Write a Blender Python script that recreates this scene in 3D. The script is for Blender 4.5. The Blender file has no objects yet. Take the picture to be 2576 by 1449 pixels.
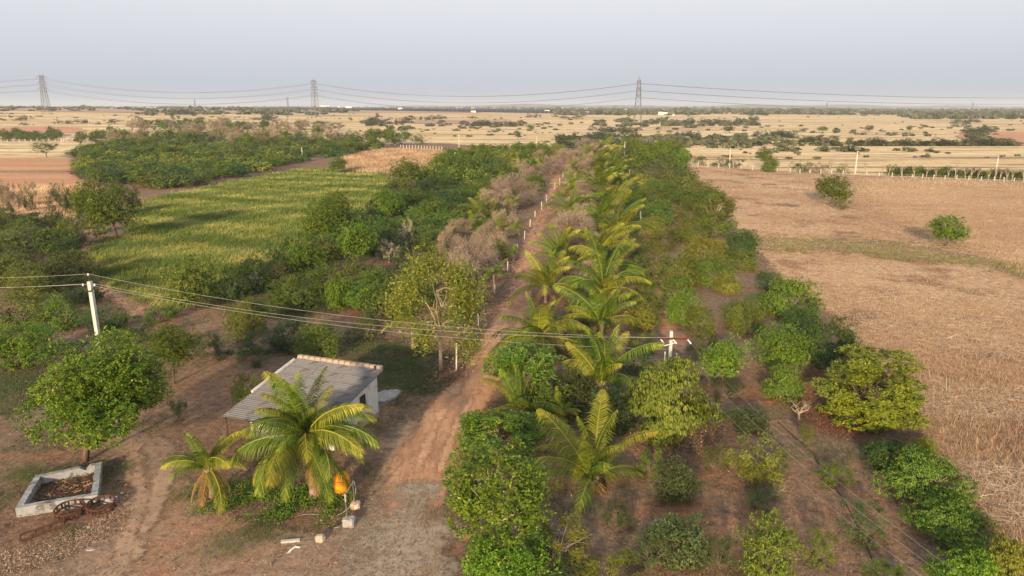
import bpy, math, random
import numpy as np
from mathutils import Vector, Matrix
from mathutils.geometry import tessellate_polygon

SC = bpy.context.scene
COL = SC.collection
rnd = random.Random(7)
R = math.radians

# ------------------------------------------------------------------ camera
H = 20.0                      # flying height in metres
PITCH = R(14.44)
F = 1773.0                    # focal length in reference pixels (frame 2576 x 1449)
CX, CY = 1288.0, 724.5
cam = bpy.data.cameras.new('camera'); camo = bpy.data.objects.new('camera', cam); COL.objects.link(camo)
cam.sensor_width = 36; cam.lens = 36 * F / 2576
cam.clip_start = 0.5; cam.clip_end = 30000
camo.location = (0, 0, H); camo.rotation_euler = (R(90) - PITCH, 0, 0)
SC.camera = camo

# ------------------------------------------------------------------ light
SUN_ELEV = R(15.0)
SHX, SHY = 0.27, 0.963        # where shadows point on the ground
sun = bpy.data.lights.new('sun', 'SUN'); suno = bpy.data.objects.new('sun', sun); COL.objects.link(suno)
sun.energy = 4.6; sun.angle = R(2.5); sun.color = (1.0, 0.75, 0.48)
sd = Vector((SHX * math.cos(SUN_ELEV), SHY * math.cos(SUN_ELEV), -math.sin(SUN_ELEV)))
suno.rotation_euler = sd.to_track_quat('-Z', 'Y').to_euler()
suno.location = (0, -30, 60)
W = bpy.data.worlds.new('World'); SC.world = W; W.use_nodes = True
nt = W.node_tree; nt.nodes.clear()
out = nt.nodes.new('ShaderNodeOutputWorld'); bg = nt.nodes.new('ShaderNodeBackground')
sky = nt.nodes.new('ShaderNodeTexSky'); sky.sky_type = 'NISHITA'; sky.sun_disc = False
sky.sun_elevation = SUN_ELEV; sky.sun_rotation = math.atan2(-SHX, -SHY) % (2 * math.pi)
sky.air_density = 1.2; sky.dust_density = 4.0; sky.ozone_density = 1.5
# thin even overcast haze high in the air: greys the blue of the clear sky
tc = nt.nodes.new('ShaderNodeTexCoord'); sp = nt.nodes.new('ShaderNodeSeparateXYZ')
rp = nt.nodes.new('ShaderNodeValToRGB')
nt.links.new(tc.outputs['Generated'], sp.inputs[0]); nt.links.new(sp.outputs['Z'], rp.inputs[0])
SKYCOLS = [(0.0, (4.6, 5.3, 6.2)), (0.06, (6.0, 6.35, 7.15)), (0.13, (7.5, 7.55, 8.2)), (0.26, (9.2, 9.45, 9.9)), (1.0, (5.3, 6.0, 7.4))]
for i, (p, c) in enumerate(SKYCOLS):
    e = rp.color_ramp.elements[i] if i < 2 else rp.color_ramp.elements.new(p)
    e.position = p; e.color = (c[0] / 10, c[1] / 10, c[2] / 10, 1)
sc10 = nt.nodes.new('ShaderNodeVectorMath'); sc10.operation = 'SCALE'; sc10.inputs['Scale'].default_value = 10.0
nt.links.new(rp.outputs[0], sc10.inputs[0])
mx = nt.nodes.new('ShaderNodeMix'); mx.data_type = 'RGBA'; mx.inputs[0].default_value = 0.85
nt.links.new(sky.outputs[0], mx.inputs[6]); nt.links.new(sc10.outputs[0], mx.inputs[7])
nt.links.new(mx.outputs[2], bg.inputs['Color']); bg.inputs['Strength'].default_value = 0.075
nt.links.new(bg.outputs[0], out.inputs['Surface'])
SC.view_settings.view_transform = 'Standard'; SC.view_settings.look = 'None'
SC.view_settings.exposure = 0.62; SC.view_settings.gamma = 1; SC.view_settings.use_curve_mapping = False
SC.cycles.max_bounces = 5; SC.cycles.diffuse_bounces = 2; SC.cycles.transmission_bounces = 3
SC.cycles.transparent_max_bounces = 12; SC.cycles.volume_bounces = 1; SC.cycles.glossy_bounces = 1
SC.cycles.use_denoising = True; SC.cycles.caustics_reflective = False; SC.cycles.caustics_refractive = False
HAZE_DENSITY = 0.00013

# ------------------------------------------------------------------ terrain and picture-to-ground mapping
def smooth(t):
    t = min(1.0, max(0.0, t)); return t * t * (3 - 2 * t)
def Tz(x, y):
    r = math.hypot(x, y)
    if r < 380: return 0.0
    a = min(17.0, max(3.0, 10.0 - 11.0 * x / r))
    und = 0.5 * math.sin(x * 0.011 + 1.3) * math.sin(y * 0.008) * smooth((r - 380) / 300)
    return a * smooth((r - 380) / 1100) + und
cp, sn = math.cos(PITCH), math.sin(PITCH)
def ray(px, py):
    u = (px - CX) / F; v = -(py - CY) / F
    return (u, cp + v * sn, -sn + v * cp)
def P(px, py, z=None):
    """point on the terrain (or on the level z) seen at reference pixel px,py"""
    d = ray(px, py)
    if z is not None:
        t = (z - H) / d[2]; return Vector((d[0] * t, d[1] * t, z))
    if d[2] < -0.0005:
        t = -H / d[2]
        if math.hypot(d[0] * t, d[1] * t) < 380: return Vector((d[0] * t, d[1] * t, 0))
    t = 370.0
    while t < 7000:
        if H + d[2] * t < Tz(d[0] * t, d[1] * t): break
        t += max(2.0, t * 0.004)
    return Vector((d[0] * t, d[1] * t, Tz(d[0] * t, d[1] * t)))
def depth(p): return p[1] * cp + (H - p[2]) * sn
def proj(p):
    dz = depth(p); return (CX + p[0] / dz * F, CY - (p[1] * sn + (p[2] - H) * cp) / dz * F)
def ztop(p, py):
    d = ray(CX, py); return H + d[2] / d[1] * p[1]
def inpoly(x, y, poly):
    c = False; n = len(poly)
    for i in range(n):
        x1, y1 = poly[i]; x2, y2 = poly[i - 1]
        if (y1 > y) != (y2 > y) and x < (x2 - x1) * (y - y1) / (y2 - y1) + x1: c = not c
    return c

# ------------------------------------------------------------------ objects
def tag(o, label=None, cat=None, group=None, kind=None):
    if label: o['label'] = label
    if cat: o['category'] = cat
    if group: o['group'] = group
    if kind: o['kind'] = kind
    return o
def link(name, data, parent=None, loc=None, mat=None):
    o = bpy.data.objects.new(name, data); COL.objects.link(o)
    if parent: o.parent = parent
    if loc is not None: o.location = loc
    if mat is not None:
        if len(data.materials) == 0: data.materials.append(mat)
        if data.materials[0] is not mat:
            o.material_slots[0].link = 'OBJECT'; o.material_slots[0].material = mat
    return o
def empty(name, loc, rz=0): 
    o = bpy.data.objects.new(name, None); COL.objects.link(o); o.location = loc; o.rotation_euler = (0, 0, rz)
    o.empty_display_size = 0.3; return o
def kids_map():
    m = {}
    for o in bpy.data.objects:
        if o.parent: m.setdefault(o.parent, []).append(o)
    return m

class MB:
    def __init__(s): s.v = []; s.f = []
    def add(s, vs, fs):
        n = len(s.v); s.v += [tuple(q) for q in vs]; s.f += [tuple(i + n for i in q) for q in fs]; return s
    def box(s, c, size, M=None):
        a, b, d = size[0] / 2, size[1] / 2, size[2] / 2
        vs = [Vector((x, y, z)) for x in (-a, a) for y in (-b, b) for z in (-d, d)]
        if M is not None: vs = [M @ q for q in vs]
        c = Vector(c)
        return s.add([q + c for q in vs], [(0, 1, 3, 2), (4, 6, 7, 5), (0, 4, 5, 1), (2, 3, 7, 6), (0, 2, 6, 4), (1, 5, 7, 3)])
    def tube(s, pts, rs, n=6, cap=True):
        pts = [Vector(p) for p in pts]
        if not isinstance(rs, (list, tuple)): rs = [rs] * len(pts)
        vs = []; 
        for i, p in enumerate(pts):
            t = (pts[min(i + 1, len(pts) - 1)] - pts[max(i - 1, 0)])
            t = t.normalized() if t.length > 1e-9 else Vector((0, 0, 1))
            a = t.cross(Vector((0, 0, 1)) if abs(t.z) < 0.9 else Vector((0, 1, 0))).normalized(); b = t.cross(a)
            for k in range(n):
                an = 2 * math.pi * k / n
                vs.append(p + (a * math.cos(an) + b * math.sin(an)) * rs[i])
        fs = []
        for i in range(len(pts) - 1):
            for k in range(n):
                k2 = (k + 1) % n
                fs.append((i * n + k, i * n + k2, (i + 1) * n + k2, (i + 1) * n + k))
        if cap and n > 2:
            fs.append(tuple(range(n))[::-1]); m = (len(pts) - 1) * n; fs.append(tuple(m + k for k in range(n)))
        return s.add(vs, fs)
    def lathe(s, prof, n=16, c=(0, 0, 0)):
        vs = []; 
        for r, z in prof:
            for k in range(n):
                a = 2 * math.pi * k / n; vs.append((c[0] + r * math.cos(a), c[1] + r * math.sin(a), c[2] + z))
        fs = [(i * n + k, i * n + (k + 1) % n, (i + 1) * n + (k + 1) % n, (i + 1) * n + k) for i in range(len(prof) - 1) for k in range(n)]
        fs.append(tuple(range(n))[::-1]); m = (len(prof) - 1) * n; fs.append(tuple(m + k for k in range(n)))
        return s.add(vs, fs)
    def mesh(s, name, sm=False):
        me = bpy.data.meshes.new(name); me.from_pydata(s.v, [], s.f); me.update()
        if sm:
            for p in me.polygons: p.use_smooth = True
        return me
    def build(s, name, mat, parent=None, loc=None, sm=False):
        me = s.mesh(name, sm); me.materials.append(mat); return link(name, me, parent, loc)

def quads(name, V, tint=None, tri=False):
    """V: (n,k,3) array of k-gons -> one mesh; tint: one value per face"""
    n, k = V.shape[0], V.shape[1]
    me = bpy.data.meshes.new(name)
    me.vertices.add(n * k); me.vertices.foreach_set('co', V.reshape(-1).astype(np.float32))
    me.loops.add(n * k); me.loops.foreach_set('vertex_index', np.arange(n * k, dtype=np.int32))
    me.polygons.add(n); me.polygons.foreach_set('loop_start', np.arange(0, n * k, k, dtype=np.int32))
    me.polygons.foreach_set('loop_total', np.full(n, k, dtype=np.int32))
    me.update(calc_edges=True)
    if tint is not None:
        at = me.attributes.new('tint', 'FLOAT', 'FACE'); at.data.foreach_set('value', tint.astype(np.float32))
    return me
def unit(a): return a / (np.linalg.norm(a, axis=-1, keepdims=True) + 1e-9)

# ------------------------------------------------------------------ materials
MATS = {}
def newmat(name):
    m = bpy.data.materials.new(name); m.use_nodes = True; t = m.node_tree
    b = t.nodes['Principled BSDF']; MATS[name] = m; return m, t, b
def N(t, typ, **kw):
    n = t.nodes.new(typ)
    for k, v in kw.items(): setattr(n, k, v)
    return n
def ramp(t, stops):
    r = N(t, 'ShaderNodeValToRGB')
    for i, (p, c) in enumerate(stops):
        e = r.color_ramp.elements[i] if i < 2 else r.color_ramp.elements.new(p)
        e.position = p; e.color = (*c, 1)
    return r
def noise(t, vec, scale, detail=4, rough=0.55, stretch=None):
    if stretch is not None:
        mp = N(t, 'ShaderNodeMapping'); mp.inputs['Scale'].default_value = stretch[:3]
        if len(stretch) > 3: mp.inputs['Rotation'].default_value = (0, 0, stretch[3])
        t.links.new(vec, mp.inputs[0]); vec = mp.outputs[0]
    n = N(t, 'ShaderNodeTexNoise'); n.inputs['Scale'].default_value = scale
    n.inputs['Detail'].default_value = detail; n.inputs['Roughness'].default_value = rough
    t.links.new(vec, n.inputs['Vector']); return n.outputs['Fac']
def mixc(t, fac, a, b, mode='MIX'):
    m = N(t, 'ShaderNodeMix', data_type='RGBA', blend_type=mode)
    for sock, v in ((m.inputs[0], fac), (m.inputs[6], a), (m.inputs[7], b)):
        if isinstance(v, (int, float)): sock.default_value = v
        elif isinstance(v, tuple): sock.default_value = (*v, 1)
        else: t.links.new(v, sock)
    return m.outputs[2]
def edge(t, fac, lo, hi):
    m = N(t, 'ShaderNodeMapRange', interpolation_type='SMOOTHSTEP')
    m.inputs['From Min'].default_value = lo; m.inputs['From Max'].default_value = hi
    t.links.new(fac, m.inputs['Value']); return m.outputs[0]
def leafmat(name, stops, trans=0.10, rough=0.5, vary=0.03, spec=0.2):
    m, t, b = newmat(name)
    at = N(t, 'ShaderNodeAttribute', attribute_name='tint')
    r = ramp(t, stops); t.links.new(at.outputs['Fac'], r.inputs[0])
    oi = N(t, 'ShaderNodeObjectInfo'); hs = N(t, 'ShaderNodeHueSaturation')
    mr = N(t, 'ShaderNodeMapRange'); mr.inputs['To Min'].default_value = 0.5 - vary / 2; mr.inputs['To Max'].default_value = 0.5 + vary / 2
    mv = N(t, 'ShaderNodeMapRange'); mv.inputs['To Min'].default_value = 0.78; mv.inputs['To Max'].default_value = 1.22
    t.links.new(oi.outputs['Random'], mr.inputs['Value']); t.links.new(oi.outputs['Random'], mv.inputs['Value'])
    t.links.new(mr.outputs[0], hs.inputs['Hue']); t.links.new(mv.outputs[0], hs.inputs['Value'])
    t.links.new(r.outputs[0], hs.inputs['Color']); t.links.new(hs.outputs[0], b.inputs['Base Color'])
    b.inputs['Roughness'].default_value = rough; b.inputs['Specular IOR Level'].default_value = spec
    if trans > 0:
        tr = N(t, 'ShaderNodeBsdfTranslucent'); ms = N(t, 'ShaderNodeMixShader'); ms.inputs[0].default_value = trans
        t.links.new(hs.outputs[0], tr.inputs['Color']); t.links.new(b.outputs[0], ms.inputs[1]); t.links.new(tr.outputs[0], ms.inputs[2])
        t.links.new(ms.outputs[0], t.nodes['Material Output'].inputs['Surface'])
    return m
def plain(name, c1, c2, scale=3.0, rough=0.85, metal=0, bump=0.3, c3=None, s3=0.8, lo=0.35, hi=0.65):
    m, t, b = newmat(name); tcn = N(t, 'ShaderNodeTexCoord'); v = tcn.outputs['Object']
    col = mixc(t, edge(t, noise(t, v, scale, 6, 0.65), lo, hi), c1, c2)
    if c3: col = mixc(t, edge(t, noise(t, v, s3, 5, 0.7), 0.5, 0.68), col, c3)
    t.links.new(col, b.inputs['Base Color']); b.inputs['Roughness'].default_value = rough; b.inputs['Metallic'].default_value = metal
    b.inputs['Specular IOR Level'].default_value = 0.25
    if bump:
        bn = N(t, 'ShaderNodeBump'); bn.inputs['Strength'].default_value = bump; bn.inputs['Distance'].default_value = 0.05
        t.links.new(noise(t, v, scale * 4, 5, 0.7), bn.inputs['Height']); t.links.new(bn.outputs[0], b.inputs['Normal'])
    return m
def soften(t, b):
    """ragged fading border of a ground sheet, driven by the distance to its outline stored in the mesh"""
    at = N(t, 'ShaderNodeAttribute', attribute_name='inside'); tcn = N(t, 'ShaderNodeTexCoord')
    n1 = noise(t, tcn.outputs['Object'], 0.45, 9, 0.8); ad = N(t, 'ShaderNodeMath', operation='MULTIPLY_ADD'); ad.inputs[1].default_value = 4.6; ad.inputs[2].default_value = -2.3
    t.links.new(n1, ad.inputs[0]); sm_ = N(t, 'ShaderNodeMath', operation='ADD'); t.links.new(ad.outputs[0], sm_.inputs[0]); t.links.new(at.outputs['Fac'], sm_.inputs[1])
    tr = N(t, 'ShaderNodeBsdfTransparent'); ms = N(t, 'ShaderNodeMixShader'); t.links.new(edge(t, sm_.outputs[0], -0.45, 0.45), ms.inputs[0])
    t.links.new(tr.outputs[0], ms.inputs[1]); t.links.new(b.outputs[0], ms.inputs[2]); t.links.new(ms.outputs[0], t.nodes['Material Output'].inputs['Surface'])
def groundmat(name, layers, fine=(0.6, 1.3), fscale=3.0, bump=0.6, bscale=2.5, fine2=9.0, stretch=None, bdist=0.12):
    """layers: [(colour)] then [(colour, noise scale, lo, hi, stretch)] mixed one over the other"""
    m, t, b = newmat(name); tcn = N(t, 'ShaderNodeTexCoord'); v = tcn.outputs['Object']
    col = layers[0]
    for k, L in enumerate(layers[1:]):
        vv = N(t, 'ShaderNodeVectorMath', operation='ADD'); vv.inputs[1].default_value = (13.7 * (k + 1), 7.1 * (k + 1), 0)
        t.links.new(v, vv.inputs[0])
        col = mixc(t, edge(t, noise(t, vv.outputs[0], L[3], 6, 0.62, L[6] if len(L) > 6 else None), L[4], L[5]), col, L[:3])
    for s, w in ((fscale, 1.0), (fine2, 0.6)):
        nf = noise(t, v, s, 5, 0.75, stretch)
        mr = N(t, 'ShaderNodeMapRange'); mr.inputs['From Min'].default_value = 0.3; mr.inputs['From Max'].default_value = 0.7
        mr.inputs['To Min'].default_value = 1 + (fine[0] - 1) * w; mr.inputs['To Max'].default_value = 1 + (fine[1] - 1) * w
        t.links.new(nf, mr.inputs['Value'])
        cb = N(t, 'ShaderNodeCombineColor'); 
        for i in range(3): t.links.new(mr.outputs[0], cb.inputs[i])
        col = mixc(t, 1.0, col, cb.outputs[0], 'MULTIPLY')
    t.links.new(col, b.inputs['Base Color']); b.inputs['Roughness'].default_value = 0.95; b.inputs['Specular IOR Level'].default_value = 0.1
    bn = N(t, 'ShaderNodeBump'); bn.inputs['Strength'].default_value = bump; bn.inputs['Distance'].default_value = bdist
    t.links.new(noise(t, v, bscale, 7, 0.72, stretch), bn.inputs['Height']); t.links.new(bn.outputs[0], b.inputs['Normal'])
    if name != 'dry_plain': soften(t, b)
    return m

RD = R(6.0)                                            # the road runs six degrees right of north
M_plain = groundmat('dry_plain', [(0.70, 0.52, 0.27), (0.62, 0.43, 0.225, 0.006, 0.45, 0.62, (0.5, 1.6, 1, 0.1)), (0.76, 0.60, 0.33, 0.012, 0.5, 0.6, (0.35, 2.2, 1, -0.1)),
                    (0.33, 0.215, 0.12, 0.02, 0.56, 0.64, (0.25, 2.5, 1, 0.05)), (0.30, 0.20, 0.11, 0.05, 0.56, 0.60, (0.12, 1.6, 1, 0.03)), (0.40, 0.27, 0.15, 0.09, 0.57, 0.61, (0.10, 1.3, 1, -0.12)), (0.22, 0.19, 0.10, 0.08, 0.63, 0.70)], (0.72, 1.25), 0.25, 0.4, 0.4, 1.3, bdist=0.3)

M_floor = groundmat('orchard_soil', [(0.25, 0.15, 0.09), (0.21, 0.15, 0.098, 0.06, 0.42, 0.6), (0.33, 0.165, 0.085, 0.09, 0.52, 0.66), (0.098, 0.098, 0.042, 0.07, 0.56, 0.68),
                    (0.22, 0.165, 0.11, 0.3, 0.55, 0.7), (0.105, 0.068, 0.045, 0.9, 0.56, 0.7)], (0.5, 1.45), 2.2, 0.9, 2.5, 11.0)

M_road = groundmat('red_earth', [(0.52, 0.28, 0.155), (0.43, 0.235, 0.135, 0.12, 0.45, 0.65), (0.56, 0.33, 0.19, 0.25, 0.5, 0.7), (0.34, 0.195, 0.115, 1.3, 0.57, 0.72), (0.38, 0.205, 0.12, 0.5, 0.56, 0.66, (1, 0.12, 1, -RD))], (0.75, 1.22), 1.6, 0.5, 1.8, 8.0, (1, 0.35, 1, -RD))
M_yard = groundmat('yard_dust', [(0.34, 0.235, 0.155), (0.40, 0.22, 0.125, 0.10, 0.44, 0.60), (0.36, 0.27, 0.185, 0.2, 0.52, 0.68), (0.19, 0.125, 0.08, 1.0, 0.58, 0.72)], (0.65, 1.28), 2.0, 0.6, 2.0, 10.0)
M_dust = groundmat('grey_dust', [(0.37, 0.295, 0.21), (0.41, 0.33, 0.24, 0.2, 0.45, 0.7), (0.31, 0.21, 0.135, 0.7, 0.52, 0.7)], (0.75, 1.2), 2.0, 0.5, 2.0, 10.0)
M_track = groundmat('packed_track', [(0.58, 0.34, 0.20), (0.52, 0.30, 0.175, 0.4, 0.45, 0.65)], (0.8, 1.18), 1.8, 0.3, 2.0, 9.0, (1, 0.3, 1, -RD))
M_track2 = groundmat('packed_yard_track', [(0.42, 0.28, 0.18), (0.36, 0.24, 0.15, 0.4, 0.45, 0.65)], (0.75, 1.2), 1.8, 0.3, 2.0, 9.0)
M_crop = groundmat('crop_soil', [(0.075, 0.115, 0.025), (0.11, 0.12, 0.03, 0.08, 0.45, 0.6), (0.12, 0.085, 0.045, 0.3, 0.6, 0.75)], (0.5, 1.4), 1.2, 1.0, 1.0, 6.0, bdist=0.4)
M_stub = groundmat('stubble_soil', [(0.44, 0.275, 0.15), (0.51, 0.345, 0.205, 0.05, 0.45, 0.6), (0.25, 0.14, 0.085, 0.12, 0.5, 0.65), (0.42, 0.30, 0.17, 0.5, 0.56, 0.7, (0.5, 2, 1, 0.3))], (0.45, 1.55), 1.3, 1.0, 1.6, 5.0)
M_straw = groundmat('dry_grass_soil', [(0.50, 0.33, 0.185), (0.42, 0.27, 0.155, 0.05, 0.45, 0.62), (0.56, 0.40, 0.225, 0.1, 0.52, 0.66, (0.4, 2, 1, 0.15)), (0.20, 0.18, 0.08, 0.12, 0.6, 0.72)], (0.7, 1.25), 1.0, 0.8, 0.9, 5.0)
M_redf = groundmat('ploughed_soil', [(0.50, 0.25, 0.13), (0.54, 0.31, 0.17, 0.05, 0.45, 0.62, (0.3, 2, 1, 0.0)), (0.30, 0.22, 0.12, 0.08, 0.58, 0.68, (0.3, 3, 1, 0.1))], (0.8, 1.2), 0.8, 0.5, 0.6, 4.0)
M_brown = groundmat('fallow_soil', [(0.40, 0.26, 0.18), (0.50, 0.34, 0.22, 0.012, 0.45, 0.62, (0.3, 2, 1, 0.0))], (0.8, 1.2), 0.3, 0.5, 0.3, 1.0)
M_weed = groundmat('weedy_soil', [(0.39, 0.265, 0.14), (0.33, 0.235, 0.13, 0.15, 0.42, 0.56), (0.24, 0.20, 0.09, 0.3, 0.55, 0.66)], (0.6, 1.3), 1.2, 0.9, 1.2, 6.0)
M_turf = groundmat('short_turf', [(0.075, 0.085, 0.032), (0.14, 0.10, 0.058, 0.25, 0.48, 0.62), (0.09, 0.115, 0.038, 0.6, 0.52, 0.66)], (0.5, 1.4), 2.0, 0.8, 2.5, 10.0)  # grass green, darkened in the colour itself for the shade over it
M_lush = groundmat('lush_green', [(0.12, 0.22, 0.035), (0.17, 0.26, 0.05, 0.1, 0.45, 0.6)], (0.7, 1.2), 0.8, 0.8, 1.0, 4.0)

L_mango = leafmat('mango_leaf', [(0.0, (0.042, 0.084, 0.011)), (0.45, (0.095, 0.163, 0.020)), (0.8, (0.182, 0.236, 0.028)), (1.0, (0.304, 0.293, 0.033))])
L_dark = leafmat('dark_mango_leaf', [(0.0, (0.024, 0.059, 0.014)), (0.5, (0.052, 0.106, 0.021)), (1.0, (0.121, 0.165, 0.025))])
L_olive = leafmat('olive_mango_leaf', [(0.0, (0.053, 0.075, 0.011)), (0.5, (0.123, 0.157, 0.019)), (0.85, (0.222, 0.239, 0.030)), (1.0, (0.293, 0.252, 0.045))])
L_yell = leafmat('yellow_mango_leaf', [(0.0, (0.076, 0.090, 0.018)), (0.5, (0.190, 0.206, 0.024)), (1.0, (0.381, 0.347, 0.041))])
L_rust = leafmat('rusty_leaf', [(0.0, (0.039, 0.068, 0.014)), (0.5, (0.097, 0.122, 0.025)), (1.0, (0.205, 0.190, 0.055))])
L_neem = leafmat('neem_leaf', [(0.0, (0.035, 0.075, 0.007)), (0.45, (0.096, 0.163, 0.011)), (0.8, (0.191, 0.237, 0.018)), (1.0, (0.350, 0.300, 0.025))])
L_bright = leafmat('bright_leaf', [(0.0, (0.056, 0.114, 0.012)), (0.5, (0.128, 0.221, 0.019)), (0.85, (0.239, 0.324, 0.029)), (1.0, (0.415, 0.383, 0.042))], 0.18, 0.4)
L_feath = leafmat('feathery_leaf', [(0.0, (0.084, 0.115, 0.011)), (0.5, (0.196, 0.243, 0.019)), (0.8, (0.295, 0.325, 0.029)), (1.0, (0.420, 0.339, 0.057))])
L_grey = leafmat('grey_green_leaf', [(0.0, (0.048, 0.072, 0.025)), (0.5, (0.090, 0.117, 0.035)), (1.0, (0.155, 0.176, 0.056))], 0.2)
L_thorn = leafmat('thorn_leaf', [(0.0, (0.055, 0.065, 0.034)), (0.5, (0.095, 0.105, 0.050)), (1.0, (0.15, 0.14, 0.08))], 0.15)
L_brown = leafmat('dry_brown_leaf', [(0.0, (0.17, 0.13, 0.085)), (0.5, (0.31, 0.235, 0.155)), (1.0, (0.48, 0.37, 0.25))], 0.1, 0.8)
L_pink = leafmat('dry_twig', [(0.0, (0.18, 0.14, 0.105)), (0.5, (0.32, 0.25, 0.19)), (1.0, (0.48, 0.39, 0.29))], 0.1, 0.9)
L_cream = leafmat('cream_leaf', [(0.0, (0.30, 0.27, 0.15)), (0.5, (0.48, 0.44, 0.27)), (1.0, (0.62, 0.58, 0.42))], 0.2, 0.7)
L_palm = leafmat('palm_leaflet', [(0.0, (0.036, 0.081, 0.009)), (0.5, (0.108, 0.170, 0.015)), (0.8, (0.224, 0.260, 0.024)), (1.0, (0.376, 0.358, 0.044))], 0.2, 0.5, 0.02, 0.22)
L_palmy = leafmat('yellow_palm_leaflet', [(0.0, (0.090, 0.116, 0.009)), (0.5, (0.224, 0.242, 0.020)), (1.0, (0.448, 0.376, 0.048))], 0.2, 0.5, 0.02, 0.22)
L_palmd = leafmat('dry_palm_leaflet', [(0.0, (0.20, 0.13, 0.04)), (0.5, (0.36, 0.22, 0.07)), (1.0, (0.50, 0.33, 0.12))], 0.2, 0.6)
L_crop = leafmat('crop_blade', [(0.0, (0.060, 0.105, 0.020)), (0.4, (0.120, 0.170, 0.032)), (0.75, (0.22, 0.25, 0.05)), (1.0, (0.44, 0.38, 0.11))], 0.2, 0.5, 0)
L_straw = leafmat('straw', [(0.0, (0.26, 0.155, 0.095)), (0.5, (0.42, 0.28, 0.17)), (0.85, (0.58, 0.45, 0.29)), (1.0, (0.68, 0.57, 0.41))], 0.1, 0.8, 0)
L_litter = leafmat('litter', [(0.0, (0.13, 0.075, 0.045)), (0.5, (0.25, 0.14, 0.085)), (0.85, (0.38, 0.26, 0.165)), (1.0, (0.56, 0.46, 0.34))], 0.0, 0.85, 0)
L_dgrass = leafmat('dry_grass', [(0.0, (0.14, 0.10, 0.05)), (0.5, (0.27, 0.19, 0.105)), (1.0, (0.42, 0.32, 0.19))], 0.15, 0.8, 0)
L_ggrass = leafmat('green_grass', [(0.0, (0.050, 0.065, 0.020)), (0.5, (0.085, 0.115, 0.03)), (1.0, (0.17, 0.18, 0.06))], 0.1, 0.6, 0)
B_bark = plain('bark', (0.10, 0.065, 0.042), (0.19, 0.13, 0.09), 6, 0.95, bump=0.6)
B_pale = plain('pale_bark', (0.28, 0.22, 0.16), (0.42, 0.35, 0.26), 5, 0.9, bump=0.4)
B_grey = plain('grey_bark', (0.16, 0.13, 0.10), (0.27, 0.22, 0.17), 6, 0.95, bump=0.5)
B_orange = plain('sunlit_bark', (0.30, 0.16, 0.08), (0.42, 0.25, 0.14), 6, 0.95, bump=0.5)  # warm sunlight on the trunk is painted into this bark colour
B_palm = plain('palm_trunk_bark', (0.20, 0.14, 0.11), (0.34, 0.25, 0.20), 4, 0.95, bump=0.6)
M_conc = plain('pole_concrete', (0.50, 0.48, 0.44), (0.62, 0.59, 0.53), 1.5, 0.8, bump=0.2, c3=(0.36, 0.33, 0.29), s3=1.0)
M_post = plain('whitewashed_post', (0.46, 0.43, 0.39), (0.60, 0.57, 0.52), 2.5, 0.8, bump=0.2, c3=(0.30, 0.26, 0.22), s3=2.0)
M_white = plain('limewash', (0.60, 0.59, 0.56), (0.72, 0.71, 0.68), 0.8, 0.85, bump=0.2, c3=(0.42, 0.37, 0.31), s3=0.7)
M_stain = plain('stained_plaster', (0.38, 0.24, 0.15), (0.52, 0.36, 0.24), 1.5, 0.95, bump=0.3)
M_trough = plain('weathered_shaded_limewash', (0.26, 0.27, 0.27), (0.38, 0.385, 0.38), 1.4, 0.9, bump=0.5, c3=(0.12, 0.11, 0.10), s3=1.6)  # weathered limewash, with the grey of the shade put into its base colour
M_brick = plain('parapet_brick', (0.34, 0.25, 0.175), (0.46, 0.36, 0.26), 2.5, 0.95, bump=0.4)
M_sheet = plain('cement_roof_sheet', (0.13, 0.13, 0.135), (0.23, 0.23, 0.235), 0.9, 0.9, bump=0.2, c3=(0.12, 0.10, 0.085), s3=0.9, lo=0.3, hi=0.7)
M_rust = plain('rusty_iron', (0.075, 0.030, 0.020), (0.15, 0.060, 0.035), 8, 0.8, 0.3, bump=0.3)
M_iron = plain('dark_iron', (0.035, 0.028, 0.025), (0.07, 0.05, 0.04), 8, 0.7, 0.3)
M_wire = plain('wire_metal', (0.34, 0.32, 0.29), (0.44, 0.42, 0.38), 1, 0.6, 0.2, bump=0)
M_hv = plain('high_line_wire', (0.16, 0.14, 0.14), (0.20, 0.18, 0.18), 1, 0.6, 0.2, bump=0)
M_porc = plain('porcelain', (0.70, 0.67, 0.64), (0.80, 0.78, 0.75), 3, 0.3, bump=0)
M_galv = plain('galvanised_steel', (0.13, 0.13, 0.135), (0.20, 0.20, 0.21), 0.5, 0.6, 0.3, bump=0)
M_tank = plain('yellow_plastic', (0.72, 0.27, 0.010), (0.82, 0.36, 0.02), 1.5, 0.5, bump=0.1, c3=(0.55, 0.20, 0.03), s3=1.5)
M_hose = plain('pale_hose', (0.26, 0.30, 0.22), (0.34, 0.37, 0.28), 4, 0.5, bump=0)
M_black = plain('black_plastic', (0.02, 0.02, 0.022), (0.035, 0.03, 0.03), 4, 0.6, bump=0)
M_stone = plain('rough_stone', (0.42, 0.33, 0.25), (0.56, 0.48, 0.38), 5, 0.95, bump=0.8)
M_slab = plain('stone_slab', (0.30, 0.29, 0.27), (0.44, 0.42, 0.39), 2, 0.9, bump=0.5, c3=(0.22, 0.16, 0.12), s3=1.5)
M_bld = plain('far_white_wall', (0.72, 0.70, 0.66), (0.80, 0.78, 0.75), 0.2, 0.8, bump=0)
M_glass = plain('dark_window', (0.03, 0.03, 0.035), (0.05, 0.05, 0.055), 1, 0.3, bump=0)
M_panel = plain('solar_glass', (0.015, 0.02, 0.045), (0.03, 0.035, 0.07), 0.1, 0.25, bump=0)
M_wood = plain('weathered_timber', (0.05, 0.035, 0.028), (0.10, 0.075, 0.055), 6, 0.9, bump=0.4)

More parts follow.
